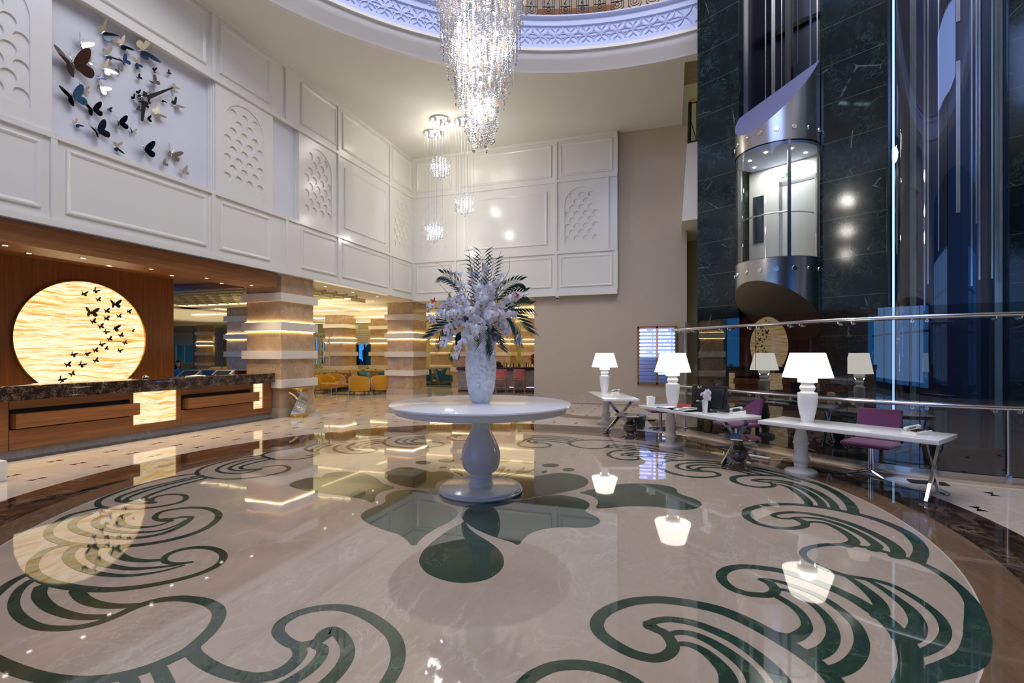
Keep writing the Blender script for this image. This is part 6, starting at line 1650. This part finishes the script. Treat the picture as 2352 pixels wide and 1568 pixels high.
def lounge_chair(x, y, a, lab, cushion=True):
    t = thing('lounge_chair', lab, 'armchair', (x, y, 0), a, 'teal lounge chairs')
    b = MB()
    pr = [(.42,.2),(.42,.42),(-.22,.36),(-.5,.88),(-.56,.86),(-.36,.2)]
    b.prism([(p[0], p[1]) for p in pr], -.36, .36); b.v = [(q[2], -q[0], q[1]) for q in b.v]; b.build('seat_shell', M['teal'], t)
    for s in (-1, 1):
        b = MB(); b.prism([(.4,.2),(.4,.5),(-.05,.56),(-.5,.86),(-.54,.82),(-.38,.2)], .36*s-.03, .36*s+.03); b.v = [(q[2], -q[0], q[1]) for q in b.v]; b.build('armrest', M['teal'], t)
    if cushion:
        b = MB(); b.M = Matrix.Translation((0, .2, .58)) @ Matrix.Rotation(R(-28), 4, 'X'); b.rbox(-.25, .25, -.07, .07, -.2, .22, .06); b.build('cushion', M['teal_d'], t, 50)
    for sx, sy in ((-.3,-.34),(.3,-.34),(-.3,.3),(.3,.3)):
        b = MB(); b.tube([(sx, sy, .22), (sx*1.1, sy*1.15, 0)], [.025, .014], 8); b.build('leg', M['oak'], t, 50)
lounge_chair(-12.75, 23.6, R(200), 'teal lounge chair seen from behind, just right of the corner pillar', False)
lounge_chair(-11.75, 23.9, R(130), 'teal lounge chair seen from the side with a leaning cushion')
lounge_chair(-11.1, 24.9, R(120), 'teal lounge chair farthest right, in front of the bare stone pillar', False)
lounge_chair(-12.9, 25.3, R(-60), 'teal lounge chair behind the others, close to the corner pillar')
lounge_chair(-13.2, 19.3, R(100), 'dark teal chair with cushions between the olive sofas and the tub chairs')
lounge_chair(-11.9, 18.9, R(190), 'teal chair half hidden behind the inner corner pillar, left side', False)
lounge_chair(-16.9, 23.4, R(-60), 'teal chair in front of the garden window, left one')
lounge_chair(-15.1, 23.3, R(-30), 'teal chair in front of the garden window, right one')
lounge_chair(-19.2, 24.0, R(20), 'teal chair behind the ivory lattice screen')
def sofa(x, y, a, L, lab, mk='olive'):
    t = thing('sofa', lab, 'sofa', (x, y, 0), a, 'olive sofas')
    b = MB(); b.rbox(-L/2, L/2, -.4, .4, .1, .42, .04); b.build('seat', M[mk], t, 50)
    b = MB(); b.rbox(-L/2, L/2, .25, .45, .1, .82, .05); b.build('backrest', M[mk], t, 50)
    for s in (-1, 1):
        b = MB(); b.rbox(s*L/2-.12, s*L/2+.12, -.42, .45, .1, .62, .05); b.build('armrest', M[mk], t, 50)
    for k in range(int(L/.6)):
        b = MB(); b.M = Matrix.Translation((-L/2+.45+k*.62, .14, .62)) @ Matrix.Rotation(R(-14), 4, 'X'); b.rbox(-.27, .27, -.08, .08, -.2, .26, .06); b.build('cushion', M['tan'], t, 50)
    for sx in (-1, 1):
        for sy in (-.3, .35):
            b = MB(); b.tube([(sx*(L/2-.1), sy, 0), (sx*(L/2-.1), sy, .12)], .02, 6); b.build('leg', M['walnut_leg'], t)
sofa(-15.3, 19.2, R(205), 1.9, 'olive sofa seen from behind, behind the mustard tub chairs')
sofa(-16.3, 20.4, R(20), 2.4, 'olive sofa with tan cushions facing the hall')
sofa(-14.2, 21.9, R(190), 1.9, 'olive sofa in front of the teal window chairs')
sofa(-20.1, 21.2, R(15), 2.6, 'olive sofa beyond the lattice screen')
sofa(-22.0, 18.6, R(35), 2.8, 'olive sofa seen over the tilted counter screens')
sofa(-25.5, 23.0, R(30), 3.2, 'long olive bench under the curtained windows', 'tan')
t = thing('lattice_screen', 'ivory openwork screen of irregular bars left of the middle pillar', 'screen', (-15.2, 18.2, 0), R(18.5))
b = MB(); 
for x in (-.7, -.28, .42): b.box(x-.02, x+.02, -.02, .02, 0, 2.6)
for z in (.02, 1.55, 2.58): b.box(-.7, .42, -.02, .02, z-.02, z+.02)
b.build('frame', M['screen_paint'], t)
b = MB(); rs = random.Random(4); gx = 7; gz = 13
pt = {(i, j): (-.7+1.12*i/gx+(rs.uniform(-.05,.05) if 0 < i < gx else 0), 2.56*j/gz+(rs.uniform(-.06,.06) if 0 < j < gz else 0)) for i in range(gx+1) for j in range(gz+1)}
for (i, j), p_ in pt.items():
    for di, dj in ((1, 0), (0, 1), (1, 1)):
        q_ = pt.get((i+di, j+dj))
        if q_ and rs.random() < (.62 if (di, dj) != (1, 1) else .3): b.tube([(p_[0], 0, p_[1]), (q_[0], 0, q_[1])], .014, 4)
b.build('lattice', M['screen_paint'], t, fix=False)
b = MB(); b.box(-14.2, -10.4, 22.0, 26.4, 0, .012); o = b.build('rug', M['rug']); tag(o, 'dark green rug under the teal lounge chairs', 'rug')
b = MB(); b.box(-15.6, -11.9, 18.1, 21.0, 0, .012); o = b.build('rug', M['rug']); tag(o, 'dark rug under the olive sofas', 'rug')
# bar
t = thing('bar_counter', 'bar counter of speckled stone with a dark red marble top', 'counter', (-6.6, 20.1, 0), R(14))
b = MB(); b.box(-2.4, 1.6, -.0, .6, .08, .98); b.build('front', M['barfront'], t)
b = MB(); b.rbox(-2.45, 1.65, -.12, .65, .96, 1.09, .006); b.build('countertop', marble('red_bar_marble', (92,48,38), (50,24,20), (150,110,96), 4, .08), t)
b = MB(); b.tube([(-2.4,-.1,.22),(1.6,-.1,.22)], .022, 8); b.build('foot_rail', M['chrome'], t)
b = MB(); b.box(-2.4, 1.6, .03, .6, 0, .08); b.build('kick', M['walnut_leg'], t)
def bar_stool(x, y, a, lab):
    t = thing('bar_stool', lab, 'bar stool', (x, y, 0), a, 'pink bar stools')
    b = MB(); b.rbox(-.23, .23, -.2, .22, .62, .71, .03); b.build('seat', M['pink'], t, 50)
    b = MB(); n = 14; vs = []
    for i in range(n+1):
        an = R(200)+R(140)*i/n
        for r, z in ((.26,.66),(.26,1.0),(.225,1.02),(.215,.66)): vs.append((r*math.cos(an), .02+r*math.sin(an), z))
    b.add(vs, [(i*4+j, (i+1)*4+j, (i+1)*4+(j+1) % 4, i*4+(j+1) % 4) for i in range(n) for j in range(4)]+[(0,1,2,3), tuple(range(n*4, n*4+4))]); b.build('backrest', M['pink'], t, 60)
    for sx, sy in ((-.19,-.17),(.19,-.17),(-.19,.18),(.19,.18)):
        b = MB(); b.tube([(sx, sy, .63), (sx*1.2, sy*1.25, 0)], [.022, .016], 8); b.build('leg', M['oak'], t, 50)
    b = MB(); b.tube([(-.21,-.19,.25),(.21,-.19,.25),(.21,.2,.25),(-.21,.2,.25)], .013, 6, closed=True); b.build('foot_ring', M['oak'], t)
    b = MB(); b.rbox(-.22, .22, -.2, .2, .58, .63, .01); b.build('seat_frame', M['oak'], t)
bar_stool(-6.85, 19.35, R(12), 'pink bar stool right beside the white vase')
bar_stool(-6.1, 19.55, R(12), 'pink bar stool nearest the beige wall')
bar_stool(-7.75, 19.0, R(20), 'pink bar stool hidden behind the white vase')
rb = random.Random(9)
for k in range(22):
    x = -7.55+.075*k; y = 20.2+.02*k+rb.uniform(0, .28)
    h = rb.uniform(.16, .3); r = rb.uniform(.022, .032)
    b = MB(); b.lathe([(0,0),(r,0),(r,h*.6),(r*.4,h*.75),(r*.36,h),(0,h)], 12)
    mk = ('amber_bottle','clear_bottle','amber_bottle','dark_bottle')[k % 4]
    o = b.build('bottle', M[mk], None, 50); o.location = (x, y, 1.09)
    tag(o, '%s bottle on the bar, number %d from the white vase' % ({'amber_bottle':'amber','clear_bottle':'clear','dark_bottle':'dark'}[mk], k+1), 'bottle', 'bottles on the bar')
t = thing('poinsettia', 'red poinsettia in a red pot on the bar beside the beige wall', 'potted plant', (-5.62, 20.35, 1.09))
b = MB(); b.lathe([(0,0),(.075,0),(.1,.15),(.09,.15),(.07,.01)], 20); b.build('pot', plain('red_pot', (150,20,24), .3), t, 40)
def leafball(name, mk, n, c, r0, L, w, par, seed):
    b = MB(); q = random.Random(seed)
    for _ in range(n):
        d = Vector((q.gauss(0,1), q.gauss(0,1), q.gauss(.3,.8))).normalized(); s = d.cross(Vector((q.gauss(0,1), q.gauss(0,1), q.gauss(0,1)))).normalized()
        a = Vector(c)+d*r0*q.uniform(.4, 1); e = a+(d+Vector((0,0,q.uniform(-.3,.2)))).normalized()*L; m = (a+e)/2
        b.add([a, m+s*w, e, m-s*w], [(0,1,2),(0,2,3)])
    return b.build(name, M[mk], par, None, fix=False)
leafball('bracts', 'redflower', 110, (0,0,.36), .16, .14, .035, t, 2); leafball('leaves', 'leaf', 50, (0,0,.24), .12, .13, .035, t, 3)
b = MB(); b.rbox(-.25, .25, -.12, .12, 0, .1, .03); b.ball((0,0,.16), .13, 12, 8, 0, (1.3, .8, .8)); o = b.build('fruit_bowl', M['walnut_leg'], None, 50); o.location = (-7.35, 20.25, 1.09); tag(o, 'dark bowl with fruit on the bar beside the white vase', 'bowl')
# garden plant, curtains, blinds
t = thing('potted_tree', 'green indoor plant between the rounded pillar and the window', 'potted plant', (-12.0, 26.0, 0))
b = MB(); b.lathe([(0,0),(.2,0),(.25,.4),(.22,.4),(.2,.05)], 20); b.build('pot', M['black'], t, 40)
b = MB(); b.tube([(0,0,.1),(.02,0,.9),(0,.03,1.5)], .02, 6); b.build('trunk', M['stem'], t)
leafball('foliage', 'plant', 260, (0,0,1.55), .32, .24, .05, t, 6)
def curtain(x0, x1, y, z0, z1, lab):
    b = MB(); n = int((x1-x0)/.025); vs = []
    for i in range(n+1):
        x = x0+(x1-x0)*i/n; yy = y+.05*math.sin(i*.9)+.015*math.sin(i*.37)
        vs += [(x, yy, z0), (x, yy, z1), (x, yy+.012, z1), (x, yy+.012, z0)]
    b.add(vs, [(4*i+j, 4*i+4+j, 4*i+4+(j+1) % 4, 4*i+(j+1) % 4) for i in range(n) for j in range(4)])
    o = b.build('curtain', M['curtain'], None, 60, fix=False); tag(o, lab, 'curtain', 'grey curtains'); return o
curtain(-38.3, -37.3, 27.7, .1, 3.6, 'grey curtain beside the woman, left of the blue window')
curtain(-35.0, -33.8, 27.7, .1, 3.6, 'grey curtain right of the blue window, left of the slim pillar')
curtain(-32.75, -31.9, 27.7, .1, 3.6, 'grey curtain right of the slim pillar')
curtain(-9.2, -8.4, 31.6, .1, 3.4, 'grey curtain between the two pillars behind the bar')
curtain(-20.75, -20.4, 27.75, .1, 3.0, 'dark curtain left of the garden window')
curtain(-18.9, -18.55, 27.75, .1, 3.0, 'dark curtain right of the garden window')
for (x0, x1, zb, lab) in ((-37.4, -34.9, 2.35, 'cream roman blind over the left blue window'), (-20.5, -18.85, 2.3, 'pale roman blind over the garden window')):
    b = MB()
    for k in range(8):
        z1 = 3.3-(3.3-zb)*k/8; z0 = 3.3-(3.3-zb)*(k+1)/8
        b.add([(x0,27.9,z1),(x1,27.9,z1),(x1,27.86,z0),(x0,27.86,z0)], [(0,1,2,3)])
    o = b.build('roman_blind', M['blind'], None, fix=False); tag(o, lab, 'blind')
column(-33.75, -32.85, 27.0, 27.6, 'slim banded pillar between the grey curtains')
rh_ = random.Random(12)
for k, x in enumerate((-36.0, -31.5, -24.0, -22.4, -20.3, -18.9, -13.3)):
    b = MB(); bm = bmesh.new(); bmesh.ops.create_icosphere(bm, subdivisions=3, radius=1)
    for v_ in bm.verts: v_.co *= 1+rh_.uniform(-.16, .16)
    bm.verts.index_update(); b.add([v_.co.copy() for v_ in bm.verts], [[v_.index for v_ in f.verts] for f in bm.faces]); bm.free()
    o = b.build('bush', M['bush'], None, fix=False); o.location = (x, 29.9+(k % 2)*.5, .8+.4*(k in (4, 5))-.4*(k == 0)); o.scale = (.75, .8, 1.3 if k in (4, 5) else (.25 if k == 0 else .6))
    tag(o, ('garden bush outside the left blue window','garden bush outside the window beside the slim pillar','garden bush behind the lattice screen, left','garden bush behind the lattice screen, right','tall bush in the garden window, left','tall bush in the garden window, right','garden bush outside the narrow right window')[k], 'bush')
# downlights of the lounge ceiling
LW = (1, .8, .52)
for i, (x, y) in enumerate(((-10.28,12.55),(-10.33,14.0),(-10.3,15.4))):
    downlight(x, y, 3.79, 'recessed light under the panelled wall, number %d from the striped counter pillar' % (i+1), 'recessed lights under the panelled wall', 35, LW, 110, spot=True)
for i, (x, y, lab) in enumerate(((-12.8,16.31,'recessed lounge light left of a pair before the corner pillar'),(-11.3,16.6,'recessed lounge light right of a pair before the corner pillar'),(-15.4,14.3,'recessed lounge light near the honeycomb relief'),(-17.5,24.8,'recessed lounge light just right of the middle pillar'),(-19.2,26.8,'recessed lounge light above the garden window'),(-20.8,24.9,'recessed lounge light left of the middle pillar'),(-24,20,'recessed lounge light over the tilted screens, left'),(-20,17.5,'recessed lounge light over the tilted screens, right'),(-28,24.5,'recessed lounge light before the grey curtains'),(-9,22.5,'recessed lounge light before the bar pillars'))):
    downlight(x, y, 3.79, lab, 'recessed lounge lights', 45, LW, 120, spot=i in (0, 1, 2, 3, 6, 7, 9))
# seated woman behind the back counter
pr = thing('person', 'woman with long brown hair in a white top, seated behind the back counter', 'person', (-16.45, 12.5, 0), R(35))
SK = [((0,0,.52),.15),((0,.0,.72),.14),((0,.0,.92),.16),((0,.0,1.06),.13),((0,-.01,1.16),.055),((0,-.02,1.22),.05),
      ((.17,0,1.04),.06),((.24,-.03,.8),.045),((.18,-.24,.72),.036),((.1,-.36,.76),.03),
      ((-.17,0,1.04),.06),((-.24,-.03,.8),.045),((-.18,-.24,.72),.036),((-.1,-.36,.76),.03),
      ((.1,-.08,.5),.09),((.12,-.46,.5),.065),((.12,-.48,.1),.045),((.12,-.6,.04),.035),((-.1,-.08,.5),.09),((-.12,-.46,.5),.065),((-.12,-.48,.1),.045),((-.12,-.6,.04),.035)]
ED = [(0,1),(1,2),(2,3),(3,4),(4,5),(3,6),(6,7),(7,8),(8,9),(3,10),(10,11),(11,12),(12,13),(0,14),(14,15),(15,16),(16,17),(0,18),(18,19),(19,20),(20,21)]
me = bpy.data.meshes.new('body'); me.from_pydata([s[0] for s in SK], ED, []); body = bpy.data.objects.new('body', me); col.objects.link(body)
md_ = body.modifiers.new('Skin', 'SKIN'); body.modifiers.new('Sub', 'SUBSURF').levels = 2
for i, s in enumerate(SK): me.skin_vertices[0].data[i].radius = (s[1], s[1]*.85)
me.skin_vertices[0].data[0].use_root = True
bpy.context.view_layer.update()
m2 = bpy.data.meshes.new_from_object(body.evaluated_get(bpy.context.evaluated_depsgraph_get())); bpy.data.objects.remove(body)
m2.materials.clear(); m2.materials.append(M['shirt']); m2.materials.append(M['skin'])
for p_ in m2.polygons:
    p_.use_smooth = True; c = p_.center; p_.material_index = 1 if (c.z > 1.12 or (c.y < -.27 and c.z > .62)) else 0
hb = MB(); hb.ball((0,-.03,1.33), .1, 24, 16, 0, (.86, .95, 1.2))
vs = []
for (x, y, z) in hb.v:                                    # face: brow, nose, chin
    if y < -.03:
        y -= .018*math.exp(-((x/.018)**2+((z-1.315)/.03)**2)); y += .008*math.exp(-(((abs(x)-.034)/.018)**2+((z-1.345)/.014)**2)); y -= .008*math.exp(-((x/.03)**2+((z-1.235)/.02)**2))
    if z < 1.27: x *= .85
    vs.append((x, y, z))
hb.v = vs
body = bpy.data.objects.new('body', m2); col.objects.link(body); body.parent = pr
hd = hb.build('head', M['skin'], pr, 80)
b = MB()
for s in (-1, 1): b.ball((s*.033,-.118,1.345), .009, 8, 6)
b.build('eyes', M['black'], hd, 60)
b = MB(); b.ball((0,-.128,1.265), .016, 8, 5, 0, (1.2,.4,.4)); b.build('mouth', M['red'], hd, 60)
b = MB(); n = 20; vs = []
for j in range(9):
    z = 1.46-.05*j if j else 1.465
    for i in range(n+1):
        a = R(-40)+R(260)*i/n; r = (.02, .075, .1, .108, .112, .112, .115, .115, .105)[j]
        vs.append((r*.95*math.cos(a), -.02+r*1.05*math.sin(a), z))
b.add(vs, [(j*(n+1)+i, j*(n+1)+i+1, (j+1)*(n+1)+i+1, (j+1)*(n+1)+i) for j in range(8) for i in range(n)]); b.ball((0,-.02,1.40), .1, 20, 10, 0, (.95, 1.02, .75)); b.build('hair', M['hair'], pr, 70, fix=False)
b = MB(); b.rbox(-17.3, -15.7, 12.3, 13.1, 0, .42, .04); b.rbox(-17.3, -15.7, 12.9, 13.2, .42, .85, .04); o = b.build('bench', M['olive'], None, 40); tag(o, 'olive bench the seated woman rests on', 'bench')
# ------------------------------------------------------------------ light, sky, camera
def area(name, loc_, rot, sx, sy, e, c, spread=None):
    l = bpy.data.lights.new(name, 'AREA'); l.shape = 'RECTANGLE'; l.size = sx; l.size_y = sy; l.energy = e; l.color = c
    if spread: l.spread = R(spread)
    o = bpy.data.objects.new(name, l); col.objects.link(o); o.location = loc_; o.rotation_euler = rot; return o
# evening daylight through the glass front behind the camera
area('front_daylight', (-7, -7.9, 3.3), (R(90), 0, 0), 11, 5.6, 150, (.42, .6, 1))
# unseen warm-white fill added below the skylight for floor and walls
area('skylight_fill', (OX, OY, 15.4), (0, 0, 0), 9, 9, 1150, (1, .95, .87))
# unseen blue fill added in the upper gallery to tint the far band
area('gallery_blue_fill', (OX-.6, OY-9.6, 12.9), (R(80), 0, R(-4)), 9, 3, 420, (.3, .45, 1))
# unseen uplights added in mid-air to brighten the lounge ceiling
for (x, y, sx, sy, e) in ((-13.5, 15.5, 3, 3, 110), (-15.5, 20.5, 5, 4, 190), (-18, 25.5, 6, 3, 140), (-25, 20, 7, 7, 260), (-11, 25, 4, 4, 170), (-7.5, 23.5, 4, 4, 170), (-9.5, 30, 4, 2, 110)):
    area('lounge_fill', (x, y, 3.1), (PI, 0, 0), sx*1.3, sy*1.3, e*.55, (1, .88, .62))
# cove light hidden in the moulding ring
w = bpy.data.worlds.new('dusk'); bpy.context.scene.world = w; w.use_nodes = True
nt = w.node_tree; nt.nodes.clear()
bg = nt.nodes.new('ShaderNodeBackground'); ou = nt.nodes.new('ShaderNodeOutputWorld')
tc = nt.nodes.new('ShaderNodeTexCoord'); sp_ = nt.nodes.new('ShaderNodeSeparateXYZ'); rp_ = nt.nodes.new('ShaderNodeValToRGB')
nt.links.new(tc.outputs['Generated'], sp_.inputs[0]); nt.links.new(sp_.outputs[2], rp_.inputs[0]); nt.links.new(rp_.outputs[0], bg.inputs[0]); nt.links.new(bg.outputs[0], ou.inputs[0])
e = rp_.color_ramp.elements; e[0].position = 0; e[0].color = (.04, .3, .85, 1); e[1].position = .5; e[1].color = (.03, .16, .6, 1)
bg.inputs[1].default_value = 1.0
cam = bpy.data.cameras.new('camera'); co = bpy.data.objects.new('camera', cam); col.objects.link(co)
co.location = (0, 0, 1.7); co.rotation_euler = (R(90), 0, R(18.2))
cam.sensor_width = 36; cam.lens = 1110/2352*36; cam.shift_y = 27/2352; cam.clip_end = 200; cam.clip_start = .05
sc = bpy.context.scene; sc.camera = co
sc.view_settings.view_transform = 'Standard'; sc.view_settings.look = 'None'; sc.view_settings.gamma = 1; sc.view_settings.exposure = .1
sc.cycles.max_bounces = 8; sc.cycles.diffuse_bounces = 4; sc.cycles.glossy_bounces = 4; sc.cycles.transmission_bounces = 4; sc.cycles.transparent_max_bounces = 24
sc.cycles.caustics_reflective = False; sc.cycles.caustics_refractive = False; sc.cycles.sample_clamp_indirect = 4
